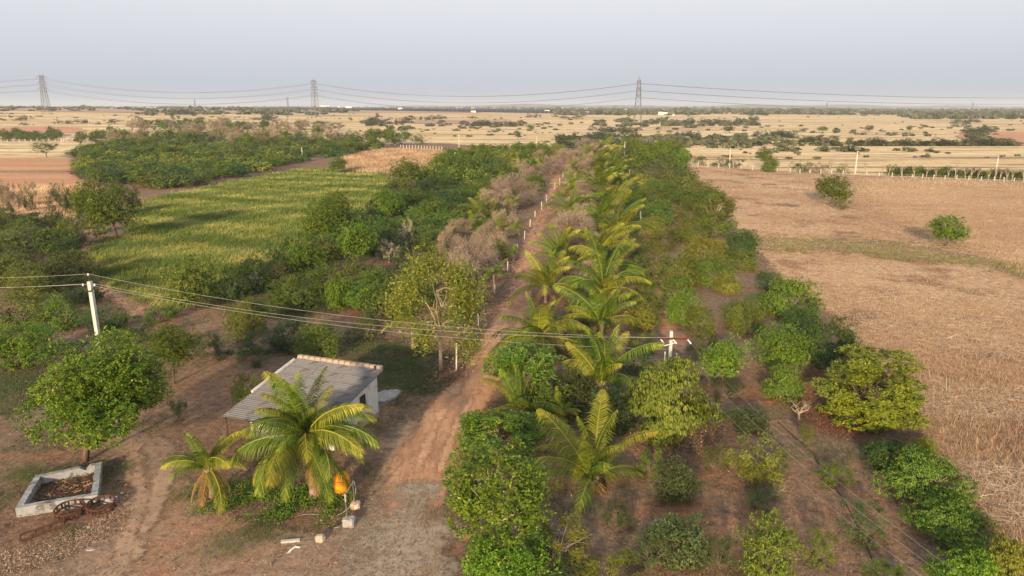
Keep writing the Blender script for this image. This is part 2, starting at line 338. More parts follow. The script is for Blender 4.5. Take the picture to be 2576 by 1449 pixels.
# ================================================================== the setting
def build_ground():
    radii = [0, 30, 80, 150, 250, 340]
    r = 380.0
    while r < 8200: radii.append(r); r *= 1.06
    radii.append(8200)
    nseg = 180; vs = [(0, 0, 0)]; fs = []
    for r in radii[1:]:
        for k in range(nseg):
            a = 2 * math.pi * k / nseg; x, y = r * math.sin(a), r * math.cos(a); vs.append((x, y, Tz(x, y)))
    for k in range(nseg): fs.append((0, 1 + (k + 1) % nseg, 1 + k))
    for i in range(len(radii) - 2):
        a = 1 + i * nseg; b = a + nseg
        for k in range(nseg):
            k2 = (k + 1) % nseg; fs.append((a + k, a + k2, b + k2, b + k))
    me = bpy.data.meshes.new('ground'); me.from_pydata(vs, [], fs); me.update(); me.materials.append(M_plain)
    tag(link('ground', me), 'dry straw coloured plain running to the horizon', kind='structure')
build_ground()

def sheet(name, poly, z, mat, amp=0.5, label=None, kind='structure'):
    """grid over the outline seen in reference pixels; 'inside' holds the signed distance to the outline over the border width"""
    pg = [P(x, y, 0.0) for x, y in poly]; pa = np.array([(p.x, p.y) for p in pg])
    xs = [q[0] for q in poly]; ys = [q[1] for q in poly]
    x0, x1 = max(-420, min(xs) - 130), min(3000, max(xs) + 130); y0, y1 = max(300, min(ys) - 14), min(1500, max(ys) + 70)
    X = np.linspace(x0, x1, max(8, int((x1 - x0) / 7))); Y = [y0]
    while Y[-1] < y1: Y.append(Y[-1] + max(1.5, (Y[-1] - 268) * 0.022))
    Y = np.array(Y); gx, gy = np.meshgrid(X, Y); u = (gx - CX) / F; v = -(gy - CY) / F; dy = cp + v * sn; dz = -sn + v * cp; t = -H / dz
    wx, wy = (u * t).ravel(), (dy * t).ravel(); n = len(pa); best = np.full(len(wx), 1e9); ins = np.zeros(len(wx), bool)
    for i in range(n):
        ax, ay = pa[i]; bx, by = pa[i - 1]; ex, ey = bx - ax, by - ay
        k = np.clip(((wx - ax) * ex + (wy - ay) * ey) / (ex * ex + ey * ey + 1e-9), 0, 1)
        best = np.minimum(best, np.hypot(wx - ax - ex * k, wy - ay - ey * k))
        ins ^= ((ay > wy) != (by > wy)) & (wx < ex * (wy - ay) / (ey + 1e-12) + ax)
    width = amp * 2.2 * np.clip(wy / 60, 0.6, 6); sd = np.where(ins, best, -best) / width
    keep = sd > -1.7; nx = len(X); fs = []
    K = keep.reshape(gx.shape)
    for i in range(len(Y) - 1):
        for j in np.nonzero(K[i, :-1] | K[i, 1:] | K[i + 1, :-1] | K[i + 1, 1:])[0]:
            q = i * nx + int(j); fs.append((q, q + nx, q + nx + 1, q + 1))
    used = sorted({k for f in fs for k in f}); mp = {k: i for i, k in enumerate(used)}
    me = bpy.data.meshes.new(name); me.from_pydata([(float(wx[k]), float(wy[k]), z) for k in used], [], [tuple(mp[k] for k in f) for f in fs]); me.update()
    at = me.attributes.new('inside', 'FLOAT', 'POINT'); at.data.foreach_set('value', np.clip(sd[used], -3, 3).astype(np.float32))
    me.materials.append(mat)
    return tag(link(name, me), label, kind=kind)
def sheet_rows(name, rows, mat, dz=0.25, nx=24, ny=6, label=None):
    """rows: (y, xl, xr) from far to near; follows the rolling far terrain"""
    R2 = []
    for i in range(len(rows) - 1):
        for k in range(ny):
            t = k / ny; R2.append([rows[i][j] * (1 - t) + rows[i + 1][j] * t for j in range(3)])
    R2.append(rows[-1]); g = random.Random(len(name)); vs = []; fs = []
    for y, a, b in R2:
        a += g.uniform(-5, 5); b += g.uniform(-5, 5)
        for k in range(nx + 1):
            p = P(a + (b - a) * k / nx, y); vs.append((p.x, p.y, p.z + dz))
    for i in range(len(R2) - 1):
        for k in range(nx):
            q = i * (nx + 1) + k; fs.append((q, q + nx + 1, q + nx + 2, q + 1))
    me = bpy.data.meshes.new(name); me.from_pydata(vs, [], fs); me.update(); me.materials.append(mat)
    at = me.attributes.new('inside', 'FLOAT', 'POINT'); m = len(R2); val = [(-1.2 if i in (0, m - 1) or k in (0, nx) else 2.0) for i in range(m) for k in range(nx + 1)]; at.data.foreach_set('value', val)
    return tag(link(name, me), label, kind='structure')

FLOOR = [(-260, 1490), (-260, 560), (100, 560), (210, 470), (170, 420), (190, 360), (330, 330), (560, 325), (860, 330), (1000, 352), (1260, 372), (1400, 372),
         (1500, 375), (1690, 380), (1715, 420), (1740, 470), (1820, 520), (1850, 580), (1925, 640), (1960, 690), (2060, 770), (2200, 900), (2340, 1110), (2600, 1420), (2640, 1490)]
CROP = [(232, 640), (262, 605), (330, 598), (350, 520), (420, 492), (520, 474), (620, 452), (720, 432), (800, 424), (870, 430), (985, 440), (962, 490), (920, 520), (870, 560), (800, 590),
        (720, 640), (640, 680), (560, 712), (545, 745), (470, 770), (410, 775), (330, 742), (255, 700)]
STUB = [(1712, 420), (1880, 426), (2000, 433), (2240, 445), (2700, 462), (3100, 1490), (2640, 1490), (2600, 1420), (2340, 1110), (2200, 900), (2060, 770), (1960, 690), (1925, 640), (1850, 580), (1820, 520), (1740, 470)]
sheet('orchard_floor', FLOOR, 0.02, M_floor, 0.6, 'bare reddish soil between the orchard trees')
sheet('grass_field', [(-400, 560), (-400, 470), (-100, 466), (215, 468), (218, 500), (120, 560)], 0.03, M_straw, 0.5, 'strip of dry standing grass left of the orchard')
sheet('ploughed_field', [(-400, 432), (190, 436), (212, 470), (-100, 482), (-400, 482)], 0.05, M_redf, 0.3, 'red ploughed field at the left edge')
sheet('fallow_field', [(-400, 396), (180, 398), (190, 430), (-400, 428)], 0.05, M_redf, 0.3, 'pinkish fallow field behind the red field at left')
sheet('crop_field', CROP, 0.05, M_crop, 0.5, 'green crop field left of the orchard')
sheet('dry_grass_field', [(880, 384), (1000, 376), (1110, 380), (1120, 420), (1075, 440), (960, 436), (870, 432)], 0.06, M_straw, 0.4, 'tall golden dry grass behind the green crop field')
sheet('lush_field', [(420, 352), (600, 347), (770, 350), (760, 362), (600, 372), (430, 374)], 0.06, M_lush, 0.2, 'vivid green plot beyond the left orchard')
sheet('stubble_field', STUB, 0.045, M_stub, 0.5, 'harvested stubble field on the right')
sheet('grass_slope', [(2150, 446), (2700, 464), (2760, 760), (2480, 650), (2330, 600), (2200, 540), (2120, 480)], 0.07, M_straw, 2.2, 'pale dry grass beyond the stubble at right')
sheet('weed_strip', [(1925, 600), (2060, 606), (2240, 610), (2400, 640), (2700, 690), (2760, 735), (2480, 668), (2300, 655), (2100, 632), (1930, 628)], 0.10, M_weed, 1.8, 'weedy green bund crossing the stubble field')
sheet('footpath', [(215, 575), (255, 580), (248, 620), (235, 655), (262, 700), (330, 745), (390, 790), (330, 800), (262, 745), (215, 690), (196, 640)], 0.06, M_road, 0.5, 'red earth path beside the green field')
sheet('orchard_track', [(1600, 480), (1614, 480), (1640, 620), (1690, 740), (1730, 860), (1720, 900), (1680, 860), (1640, 740), (1618, 620)], 0.06, M_road, 0.5, 'narrow bare track between the orchard rows on the right')
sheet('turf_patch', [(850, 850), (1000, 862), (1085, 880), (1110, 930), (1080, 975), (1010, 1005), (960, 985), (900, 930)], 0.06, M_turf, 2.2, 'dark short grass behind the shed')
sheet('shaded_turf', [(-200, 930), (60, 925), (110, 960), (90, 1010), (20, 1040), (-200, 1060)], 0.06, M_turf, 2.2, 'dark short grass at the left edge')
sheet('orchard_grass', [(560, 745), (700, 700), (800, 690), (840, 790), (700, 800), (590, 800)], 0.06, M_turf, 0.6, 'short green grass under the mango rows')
sheet('dirt_road', [(985, 1490), (960, 1250), (1010, 1120), (1065, 1040), (1130, 975), (1185, 900), (1236, 815), (1278, 749), (1300, 669), (1328, 589), (1361, 510), (1393, 446), (1423, 406), (1444, 376),
                  (1462, 376), (1444, 406), (1415, 446), (1387, 510), (1366, 589), (1350, 669), (1338, 749), (1318, 813), (1290, 890), (1250, 975), (1200, 1060), (1158, 1140), (1125, 1240), (1110, 1330), (1115, 1490)], 0.09, M_road, 0.35, 'red dirt road running between the palms to the horizon')
sheet('farm_yard', [(236, 1100), (330, 1085), (430, 1110), (455, 1190), (540, 1290), (700, 1335), (850, 1345), (935, 1250), (955, 1120), (1000, 1075), (1090, 1030), (1130, 1060), (1110, 1180), (1090, 1330), (1080, 1490),
                   (-60, 1490), (110, 1420), (250, 1370), (320, 1290), (315, 1200)], 0.07, M_yard, 0.9, 'dusty yard in front of the shed')
sheet('dust_apron', [(800, 1490), (880, 1420), (930, 1340), (960, 1270), (1020, 1225), (1090, 1230), (1120, 1290), (1108, 1380), (1090, 1490)], 0.11, M_dust, 1.8, 'pale grey dust where the road meets the yard')
sheet_rows('red_strip', [(321, -60, 200), (330, -60, 232), (336, -60, 190)], M_redf, 0.2, label='thin red ploughed strip beyond the fenced plot')
sheet_rows('far_fallow', [(272.5, -60, 800), (276, -60, 1300), (282, 150, 1250), (285, 500, 1150)], M_brown, 0.5, label='brown fallow land below the left skyline')
sheet_rows('far_field', [(332, 2420, 2660), (345, 2400, 2660), (356, 2440, 2660), (368, 2500, 2660)], M_redf, 0.3, label='reddish field at the right edge')
sheet_rows('bund_field', [(301, 1080, 1280), (308, 1000, 1300), (312, 1050, 1200)], M_brown, 0.3, label='brown field in the middle distance')

sheet('wheel_track', [(1090, 1200), (1100, 1160), (1140, 1060), (1200, 960), (1250, 880), (1282, 813), (1312, 740), (1334, 660), (1352, 589), (1374, 510), (1379, 510), (1358, 589), (1342, 660), (1322, 740), (1294, 813), (1266, 880), (1218, 960), (1162, 1060), (1128, 1160), (1115, 1200)], 0.13, M_track, 0.3, 'paler wheel track on the right of the dirt road')
sheet('wheel_track', [(1040, 1200), (1050, 1160), (1092, 1060), (1148, 970), (1205, 880), (1250, 813), (1288, 740), (1308, 660), (1336, 589), (1366, 510), (1370, 510), (1342, 589), (1315, 660), (1297, 740), (1261, 813), (1219, 880), (1164, 970), (1110, 1060), (1072, 1160), (1062, 1200)], 0.13, M_track, 0.3, 'paler wheel track on the left of the dirt road')
sheet('wheel_track', [(300, 1100), (345, 1105), (372, 1180), (380, 1280), (350, 1370), (300, 1490), (200, 1490), (290, 1390), (325, 1290), (330, 1190)], 0.12, M_track2, 0.5, 'worn track crossing the yard at left')
sheet('wheel_track', [(400, 1180), (440, 1190), (420, 1260), (380, 1340), (350, 1420), (330, 1420), (350, 1330), (380, 1250)], 0.14, M_track2, 0.35, 'branch of the worn track towards the short palm')
# far hills, faint in the haze
def hills():
    vs, fs = [], []; n = 90
    for k in range(n + 1):
        x = -6000 + 12500 * k / n; h = 14 + 16 * (0.5 + 0.5 * math.sin(k * 0.31 + 1)) * (0.5 + 0.5 * math.sin(k * 0.083 + 4)) + 5 * math.sin(k * 0.9)
        if x > 0: h += 7
        y = 6300 + 200 * math.sin(k * 0.2)
        vs += [(x, y - 600, 2.0), (x, y, h + 4), (x, y + 700, 2.0)]
    for k in range(n):
        a = 3 * k; fs += [(a, a + 3, a + 4, a + 1), (a + 1, a + 4, a + 5, a + 2)]
    me = bpy.data.meshes.new('distant_hills'); me.from_pydata(vs, [], fs); me.update(); me.materials.append(L_grey)
    tag(link('distant_hills', me), 'low hazy hills on the horizon', kind='structure')
hills()

# the air
hz = bpy.data.materials.new('haze_air'); hz.use_nodes = True; ht = hz.node_tree; ht.nodes.clear()
ho = ht.nodes.new('ShaderNodeOutputMaterial'); pv = ht.nodes.new('ShaderNodeVolumePrincipled')
pv.inputs['Color'].default_value = (0.68, 0.74, 0.83, 1); pv.inputs['Density'].default_value = HAZE_DENSITY
ht.links.new(pv.outputs[0], ho.inputs['Volume'])
hb = MB().box((0, 3500, 37), (19000, 11500, 76.0)).build('haze', hz); tag(hb, kind='stuff')

# ================================================================== plants: unit crowns (half-axes 1, centre 0)
def lobes(g, n, r0, r1, lr0, lr1, zmin=-0.55):
    L = []
    while len(L) < n:
        d = unit(g.normal(size=3)); 
        if d[2] < zmin: continue
        L.append((d * g.uniform(r0, r1), g.uniform(lr0, lr1)))
    return L
def crown(name, seed, style, n, leaf, aspect=None):
    g = np.random.default_rng(seed)
    k = {'mango': 10, 'neem': 8, 'layer': 9, 'broad': 7, 'thorn': 8, 'sparse': 6, 'hang': 9}[style]
    nc = n // k
    if style == 'layer': L = lobes(g, 70, 0.45, 0.88, 0.14, 0.26, -0.9)
    elif style == 'thorn': L = lobes(g, 16, 0.35, 0.85, 0.25, 0.40, -0.2)
    elif style == 'neem': L = lobes(g, 62 if n > 2000 else 26, 0.34, 0.84, 0.20, 0.33, -0.9)
    elif style == 'broad': L = lobes(g, 40, 0.42, 0.88, 0.15, 0.30, -0.9)
    elif style == 'sparse': L = lobes(g, 22, 0.35, 0.88, 0.14, 0.28, -0.7)
    else: L = lobes(g, 52 if n > 2000 else 26, 0.48, 0.82, 0.18, 0.32, -0.9)
    idx = g.integers(0, len(L), nc)
    C0 = np.array([L[i][0] for i in idx]); LR = np.array([L[i][1] for i in idx])
    d = unit(g.normal(size=(nc, 3)))
    rr = g.uniform(0.35 if style in ('sparse', 'thorn') else 0.75, 1.05, (nc, 1))
    off = d * LR[:, None] * rr
    if style == 'layer': off[:, 2] *= 0.35; off[:, :2] *= 1.3
    if style == 'thorn': off[:, 2] *= 0.6
    C = C0 + off
    C[:, 2] = np.where(C[:, 2] < 0, C[:, 2] * 0.9, C[:, 2])
    ct = (idx * 37 % 11) / 11 * 0.22 + g.uniform(0, 0.42, nc)
    Pp = np.repeat(C, k, 0) + g.normal(size=(nc * k, 3)) * leaf * 0.25
    out = unit(Pp + 1e-6)
    rd = unit(g.normal(size=(nc * k, 3)))
    if style == 'mango': D = unit(out * 0.5 + rd * 0.7 + np.array([0, 0, -0.55])); lw = 0.30; 
    elif style == 'hang': D = unit(out * 0.3 + rd * 0.5 + np.array([0, 0, -1.0])); lw = 0.30
    elif style == 'neem': D = unit(out * 0.7 + rd * 0.9 + np.array([0, 0, -0.15])); lw = 0.42
    elif style == 'layer': rd[:, 2] *= 0.25; D = unit(out * 0.5 + rd + np.array([0, 0, -0.10])); lw = 0.40
    elif style == 'broad': D = unit(out * 0.5 + rd * 0.9 + np.array([0, 0, 0.25])); lw = 0.55
    elif style == 'thorn': rd[:, 2] *= 0.5; D = unit(out * 0.6 + rd); lw = 0.5
    else: D = unit(out * 0.5 + rd * 0.9); lw = 0.38
    if aspect: lw = aspect
    up = unit(out * 0.5 + np.array([0, 0, 0.9]) + g.normal(size=(nc * k, 3)) * 0.35)
    S = unit(np.cross(D, up)); U = np.cross(S, D)
    Ln = (leaf * g.uniform(0.65, 1.25, (nc * k, 1))); Wd = Ln * lw * 0.5
    lo_, hi_ = np.percentile(Pp, 1.0, axis=0), np.percentile(Pp, 99.0, axis=0); Pp = (Pp - (lo_ + hi_) / 2) * ((1.86 if style in ('mango', 'hang', 'broad') else 1.74) / (hi_ - lo_))
    A = Pp; B = Pp + D * Ln * 0.5 + S * Wd + U * Wd * 0.3; T = Pp + D * Ln - U * Ln * 0.12; E = Pp + D * Ln * 0.5 - S * Wd + U * Wd * 0.3
    V = np.stack([A, B, T, E], 1)
    tint = np.clip(np.repeat(ct, k) + g.uniform(0, 0.42, nc * k), 0, 1)
    return quads(name, V, tint)
def twigs(name, seed, n, length, width, r0=0.5, leaves=0, leaf=0.05):
    g = np.random.default_rng(seed); L = lobes(g, 20, 0.40, 0.80, 0.22, 0.36, -0.6)
    idx = g.integers(0, len(L), n)
    Pp = np.array([L[i][0] for i in idx]) + unit(g.normal(size=(n, 3))) * np.array([L[i][1] for i in idx])[:, None] * g.uniform(0.1, 0.95, (n, 1))
    D = unit(unit(Pp) * 0.9 + g.normal(size=(n, 3)) * 0.45 + np.array([0, 0, 0.25])); S = unit(np.cross(D, g.normal(size=(n, 3))))
    lo_, hi_ = np.percentile(Pp, 1.0, axis=0), np.percentile(Pp, 99.0, axis=0); Pp = (Pp - (lo_ + hi_) / 2) * (1.95 / (hi_ - lo_))
    Ln = length * g.uniform(0.5, 1.2, (n, 1)); w = width
    V = np.stack([Pp - S * w, Pp + S * w, Pp + D * Ln + S * w * 0.3, Pp + D * Ln - S * w * 0.3], 1)
    tint = np.clip(g.uniform(0, 0.6, n) + g.choice([0, 0.35], n), 0, 1)
    if leaves:
        m = leaves; j = g.integers(0, n, m); Q = Pp[j] + D[j] * Ln[j] * g.uniform(0.3, 1, (m, 1))
        d2 = unit(g.normal(size=(m, 3)) + np.array([0, 0, -0.4])); s2 = unit(np.cross(d2, g.normal(size=(m, 3)))); l2 = leaf * g.uniform(0.6, 1.2, (m, 1))
        V2 = np.stack([Q, Q + d2 * l2 * 0.5 + s2 * l2 * 0.25, Q + d2 * l2, Q + d2 * l2 * 0.5 - s2 * l2 * 0.25], 1)
        V = np.concatenate([V, V2]); tint = np.concatenate([tint, g.uniform(0.3, 1, m)])
    return quads(name, V, tint)
def trunk_mesh(name, seed, nlimb=9, r=0.05, fork=0.45, spread=0.62, sub=2, crooked=0.06):
    """unit: base at z 0, crown centre at z 1, crown half-axes 1 horizontally"""
    g = random.Random(seed); mb = MB()
    fx, fy = g.uniform(-1, 1) * crooked, g.uniform(-1, 1) * crooked
    mb.tube([(0, 0, -0.03), (fx * 0.3, fy * 0.3, fork * 0.4), (fx, fy, fork)], [r * 1.35, r, r * 0.85], 8)
    for i in range(nlimb):
        a = 2 * math.pi * (i + g.uniform(-0.3, 0.3)) / nlimb; s = spread * g.uniform(0.5, 1.1); z = g.uniform(0.8, 1.45) - 0.35 * s
        p0 = Vector((fx, fy, fork * g.uniform(0.8, 1.0))); p3 = Vector((math.cos(a) * s, math.sin(a) * s, z))
        p1 = p0.lerp(p3, 0.35) + Vector((g.uniform(-.05, .05), g.uniform(-.05, .05), 0.08)); p2 = p0.lerp(p3, 0.7) + Vector((g.uniform(-.06, .06), g.uniform(-.06, .06), 0.06))
        rr = r * g.uniform(0.4, 0.6)
        mb.tube([p0, p1, p2, p3], [rr, rr * 0.8, rr * 0.55, rr * 0.3], 5, False)
        for j in range(sub):
            t = g.uniform(0.35, 0.9); q0 = p1.lerp(p3, t); q1 = q0 + Vector((g.uniform(-.35, .35), g.uniform(-.35, .35), g.uniform(0.02, .35)))
            mb.tube([q0, q0.lerp(q1, 0.5) + Vector((0, 0, 0.03)), q1], [rr * 0.4, rr * 0.3, rr * 0.15], 4, False)
    return mb.mesh(name, True)
def bare_tree(name, seed, levels=4, r=0.03, up=0.6, stem=0.35, spread=0.6, tips=None):
    g = random.Random(seed); mb = MB()
    def grow(p, d, ln, rr, lv):
        q = p + d * ln * 0.5 + Vector((g.uniform(-1, 1), g.uniform(-1, 1), 0)) * ln * 0.06; e = q + (d + Vector((g.uniform(-1, 1), g.uniform(-1, 1), g.uniform(-.5, 1))) * 0.15).normalized() * ln * 0.5
        mb.tube([p, q, e], [rr, rr * 0.8, rr * 0.6], 5 if lv > 2 else 3, False)
        if lv == 0:
            if tips is not None: tips.append((e, d))
            return
        for k in range(g.choice([2, 3]) if lv < levels else g.choice([3, 4])):
            a = g.uniform(0, 6.28); nd = (d * up + Vector((math.cos(a), math.sin(a), g.uniform(0.1, 0.9))) * spread).normalized()
            grow(q.lerp(e, g.uniform(0.4, 1)), nd, ln * g.uniform(0.55, 0.8), rr * 0.55, lv - 1)
    grow(Vector((0, 0, -0.02)), Vector((0, 0, 1)), stem, r, levels)
    zs = max(v[2] for v in mb.v); xs = sorted(math.hypot(v[0], v[1]) for v in mb.v)[int(len(mb.v) * 0.95)]
    mb.v = [(x / xs, y / xs, z / zs) for x, y, z in mb.v]
    if tips is not None: tips[:] = [(Vector((e.x / xs, e.y / xs, e.z / zs)), d) for e, d in tips]
    return mb.mesh(name, True)
def tip_leaves(name, tips, seed, k, leaf, lw=0.4, spread=0.5, droop=-0.2):
    g = np.random.default_rng(seed); C = np.array([tuple(e) for e, d in tips]); n = len(C)
    Pp = np.repeat(C, k, 0) + g.normal(size=(n * k, 3)) * leaf * spread
    D = unit(g.normal(size=(n * k, 3)) + np.array([0, 0, droop])); S = unit(np.cross(D, g.normal(size=(n * k, 3))))
    Ln = leaf * g.uniform(0.6, 1.3, (n * k, 1)); W_ = Ln * lw / 2
    V = np.stack([Pp, Pp + D * Ln * 0.5 + S * W_, Pp + D * Ln, Pp + D * Ln * 0.5 - S * W_], 1)
    return quads(name, V, np.clip(np.repeat(g.uniform(0, 0.6, n), k) + g.uniform(0, 0.4, n * k), 0, 1))

# library: style -> detail -> meshes
LIB = {}
def lib(key, n, fn):
    LIB[key] = [fn(i) for i in range(n)]
lib(('mango', 0), 3, lambda i: crown('crown', 10 + i, 'mango', 24000, 0.064))
lib(('mango', 1), 4, lambda i: crown('crown', 20 + i, 'mango', 9500, 0.085))
lib(('mango', 2), 4, lambda i: crown('crown', 30 + i, 'mango', 2400, 0.15, 0.42))
lib(('mango', 3), 4, lambda i: crown('crown', 130 + i, 'mango', 900, 0.20, 0.5))
lib(('hang', 0), 2, lambda i: crown('crown', 40 + i, 'hang', 24000, 0.078))
lib(('neemhero', 0), 1, lambda i: crown('crown', 50 + i, 'neem', 52000, 0.050, 0.45))
lib(('neem', 0), 3, lambda i: crown('crown', 55 + i, 'neem', 22000, 0.060))
lib(('neem', 1), 3, lambda i: crown('crown', 60 + i, 'neem', 9500, 0.085))
lib(('neem', 2), 3, lambda i: crown('crown', 70 + i, 'neem', 2400, 0.145, 0.5))
lib(('layer', 0), 1, lambda i: crown('crown', 80 + i, 'layer', 36000, 0.062))
lib(('layer', 1), 1, lambda i: crown('crown', 81 + i, 'layer', 4000, 0.14))
lib(('broad', 0), 2, lambda i: crown('crown', 85 + i, 'broad', 12000, 0.074))
lib(('sparse', 0), 4, lambda i: crown('crown', 90 + i, 'sparse', 9000, 0.060))
lib(('sparse', 1), 3, lambda i: crown('crown', 100 + i, 'sparse', 4200, 0.09))
lib(('sparse', 2), 2, lambda i: crown('crown', 105 + i, 'sparse', 700, 0.18))
lib(('dry', 0), 2, lambda i: twigs('crown', 110 + i, 11000, 0.15, 0.0052, leaves=2500, leaf=0.045))
lib(('dry', 1), 3, lambda i: twigs('crown', 115 + i, 5200, 0.17, 0.009, leaves=1500, leaf=0.07))
lib(('leafydry', 0), 1, lambda i: twigs('crown', 118 + i, 8000, 0.15, 0.004, leaves=10000, leaf=0.07))
lib(('thorn', 2), 6, lambda i: crown('crown', 120 + i, 'thorn', 900, 0.19, 0.5))
TRUNKS = {'mango': [trunk_mesh('trunk', 5 + i, 8, 0.055, 0.30, 0.6) for i in range(3)],
          'tall': [trunk_mesh('trunk', 15 + i, 8, 0.045, 0.62, 0.55) for i in range(3)],
          'bushy': [trunk_mesh('trunk', 25 + i, 15, 0.035, 0.14, 0.8, 4) for i in range(4)],
          'flat': [trunk_mesh('trunk', 35 + i, 7, 0.045, 0.35, 0.7, 1) for i in range(3)]}

def fit(cx, yt, yb, w, trunk=None, grounded=True):
    """find where a crown seen as the box cx, yt..yb, w stands; returns base point, half width a, half height c, centre height zc"""
    cy = (yt + yb) / 2; base = P(*trunk) if trunk else P(cx, yb - (yb - yt) * 0.2)
    dr = ray(cx, cy); zc = base.z + 1.5
    for _ in range(12):
        dz = depth((base.x, base.y, zc)); a = w / 2 * dz / F; th = math.atan2(H - zc, base.y); h = (yb - yt) / 2 * dz / F
        c = math.sqrt(max(h * h - (a * math.sin(th)) ** 2, (0.30 * h) ** 2)) / math.cos(th)
        if trunk: zc = H + dr[2] / dr[1] * base.y
        else:
            g = Tz(base.x, base.y); zc = g + 0.92 * c
            if dr[2] * base.y / dr[1] + H > zc and base.y > 5000: break
            if g == 0:
                t = (zc - H) / dr[2] if dr[2] < -1e-3 else 6000; base = Vector((dr[0] * t, dr[1] * t, 0))
                base.z = Tz(base.x, base.y)
            else:
                base = P(cx, yb - (a * math.sin(th)) * F / dz * 0.8)
    return base, a, c, zc - base.z, (dr[0] / dr[1] * base.y - base.x) if trunk else 0.0
STY = {  # style: (trunk kind, bark)
    'mango': ('mango', B_grey), 'hang': ('mango', B_grey), 'neem': ('tall', B_bark), 'neemhero': ('tall', B_bark), 'layer': ('tall', B_bark), 'broad': ('tall', B_pale),
    'sparse': ('bushy', B_grey), 'dry': ('bushy', B_grey), 'leafydry': ('tall', B_pale), 'thorn': ('flat', B_bark)}
CATS = {'mango_tree': 'tree', 'neem_tree': 'tree', 'dry_tree': 'tree', 'broadleaf_tree': 'tree', 'shrub': 'shrub', 'thorn_tree': 'tree'}
def plant(name, style, lvl, mat, box, label, trunk=None, group=None, cat='tree', seed=None, bark=None, tk=None, wide=1.0):
    base, a, c, zc, ox = fit(*box, trunk=trunk)
    g = random.Random(seed if seed is not None else int(box[0] * 7 + box[1] * 13))
    t = empty(name, base); tag(t, label, cat, group)
    key = (style, lvl)
    me = g.choice(LIB[key])
    if len(me.materials) == 0: me.materials.append(mat)
    rz = g.uniform(0, 6.28)
    cr = link('crown', me, t, (ox, 0, zc), mat); cr.scale = (a, a, c); cr.rotation_euler = (0, 0, rz)
    k, bk = STY[style]; k = tk or k; bk = bark or bk
    tm = g.choice(TRUNKS[k])
    if len(tm.materials) == 0: tm.materials.append(bk)
    tr = link('trunk', tm, t, (0, 0, 0), bk); s = a * 0.92; tr.scale = (s, s, zc); tr.rotation_euler = (0, 0, rz); sh_ = Matrix.Identity(4); sh_[0][2] = ox / zc; tr.matrix_parent_inverse = sh_
    return t

# ================================================================== individual trees and shrubs, near to far
A = plant
# --- left foreground
A('neem_tree', 'neemhero', 0, L_neem, (248, 838, 1106, 330), 'big round bright green neem tree beside the whitewashed stone trough', (215, 1162), seed=3)
A('neem_tree', 'neem', 0, L_neem, (435, 812, 918, 132), 'small round neem tree on a bare trunk behind the big neem', (438, 966))
A('shrub', 'sparse', 0, L_grey, (535, 830, 908, 78), 'grey nearly leafless bush right of the small neem tree', cat='bush')
A('shrub', 'sparse', 1, L_dark, (335, 800, 872, 112), 'dark loose bush between the electric pole and the small neem', cat='bush')
A('neem_tree', 'neem', 0, L_bright, (62, 805, 925, 175), 'leafy fresh green tree cut by the left frame edge')
A('mango_tree', 'mango', 1, L_rust, (170, 628, 722, 120), 'small yellowish mango bush above the left electric pole')
for b, lab, m in [((60, 565, 645, 150), 'brownish mango tree below the dry grass strip at far left', L_rust), ((135, 572, 642, 100), 'fresh green rounded mango left of the red path', L_mango),
                  ((30, 640, 722, 130), 'olive mango bush at the left frame edge level with the red path', L_olive), ((110, 655, 735, 130), 'olive mango tree one row behind the left pole top', L_rust),
                  ((200, 690, 770, 110), 'dark mango tree directly behind the left pole top', L_dark), ((55, 728, 835, 180), 'wide yellow green mango tree left of the electric pole', L_olive),
                  ((160, 740, 835, 110), 'darker mango bush touching the left electric pole', L_mango), ((262, 765, 835, 95), 'dark green mango bush right of the left electric pole', L_dark),
                  ((190, 628, 690, 80), 'small green bush beside the bend of the red path', L_mango), ((25, 590, 650, 80), 'dull bush on the left edge beside the mango rows', L_rust)]:
    A('mango_tree', 'mango', 1, m, b, lab)
A('shrub', 'sparse', 1, L_mango, (390, 765, 815, 110), 'low loose bush at the near tip of the green field', cat='bush')
A('shrub', 'sparse', 1, L_mango, (305, 775, 830, 50), 'small slender sapling with thin leaves by the red path', cat='bush')
A('neem_tree', 'neem', 0, L_neem, (272, 452, 592, 165), 'large round neem tree at the corner of the green field', (297, 605))
A('neem_tree', 'neem', 1, L_neem, (208, 462, 545, 75), 'smaller neem tree tucked behind the large field corner neem', (222, 560))
A('neem_tree', 'sparse', 1, L_grey, (145, 478, 562, 62), 'dark slender tree standing in the dry grass strip', (148, 575), tk='tall')
A('neem_tree', 'sparse', 1, L_grey, (18, 508, 555, 42), 'dark thin tree at the left frame edge in dry grass', (20, 585), tk='tall')
A('thorn_tree', 'thorn', 2, L_mango, (111, 355, 384, 66), 'flat topped acacia alone in the fallow land at left', (117, 396), bark=B_grey)
A('mango_tree', 'mango', 1, L_mango, (625, 938, 1030, 82), 'low bright bush against the left side of the shed')
A('shrub', 'sparse', 0, L_dark, (645, 815, 912, 150), 'dark grey green bush behind the shed, left of the olive one', cat='bush')
A('mango_tree', 'mango', 1, L_dark, (735, 800, 880, 130), 'dark bush in the middle of the clump behind the shed')
A('mango_tree', 'mango', 0, L_olive, (800, 808, 902, 118), 'olive rounded mango bush behind the shed roof')
A('shrub', 'sparse', 0, L_grey, (448, 1000, 1060, 48), 'small dark twiggy shrub between the neem and the short palm', cat='bush')
A('mango_tree', 'mango', 0, L_olive, (622, 748, 848, 112), 'yellow green mango tree under the power lines behind the shed')
A('mango_tree', 'mango', 0, L_mango, (742, 690, 785, 130), 'fresh green mango in the short grass right of the hedge row')
A('neem_tree', 'neem', 1, L_neem, (850, 692, 782, 92), 'light green upright tree left of the half bare roadside tree')
A('neem_tree', 'neem', 1, L_olive, (478, 640, 768, 135), 'loose yellow green tree standing at the green field edge', tk='tall')
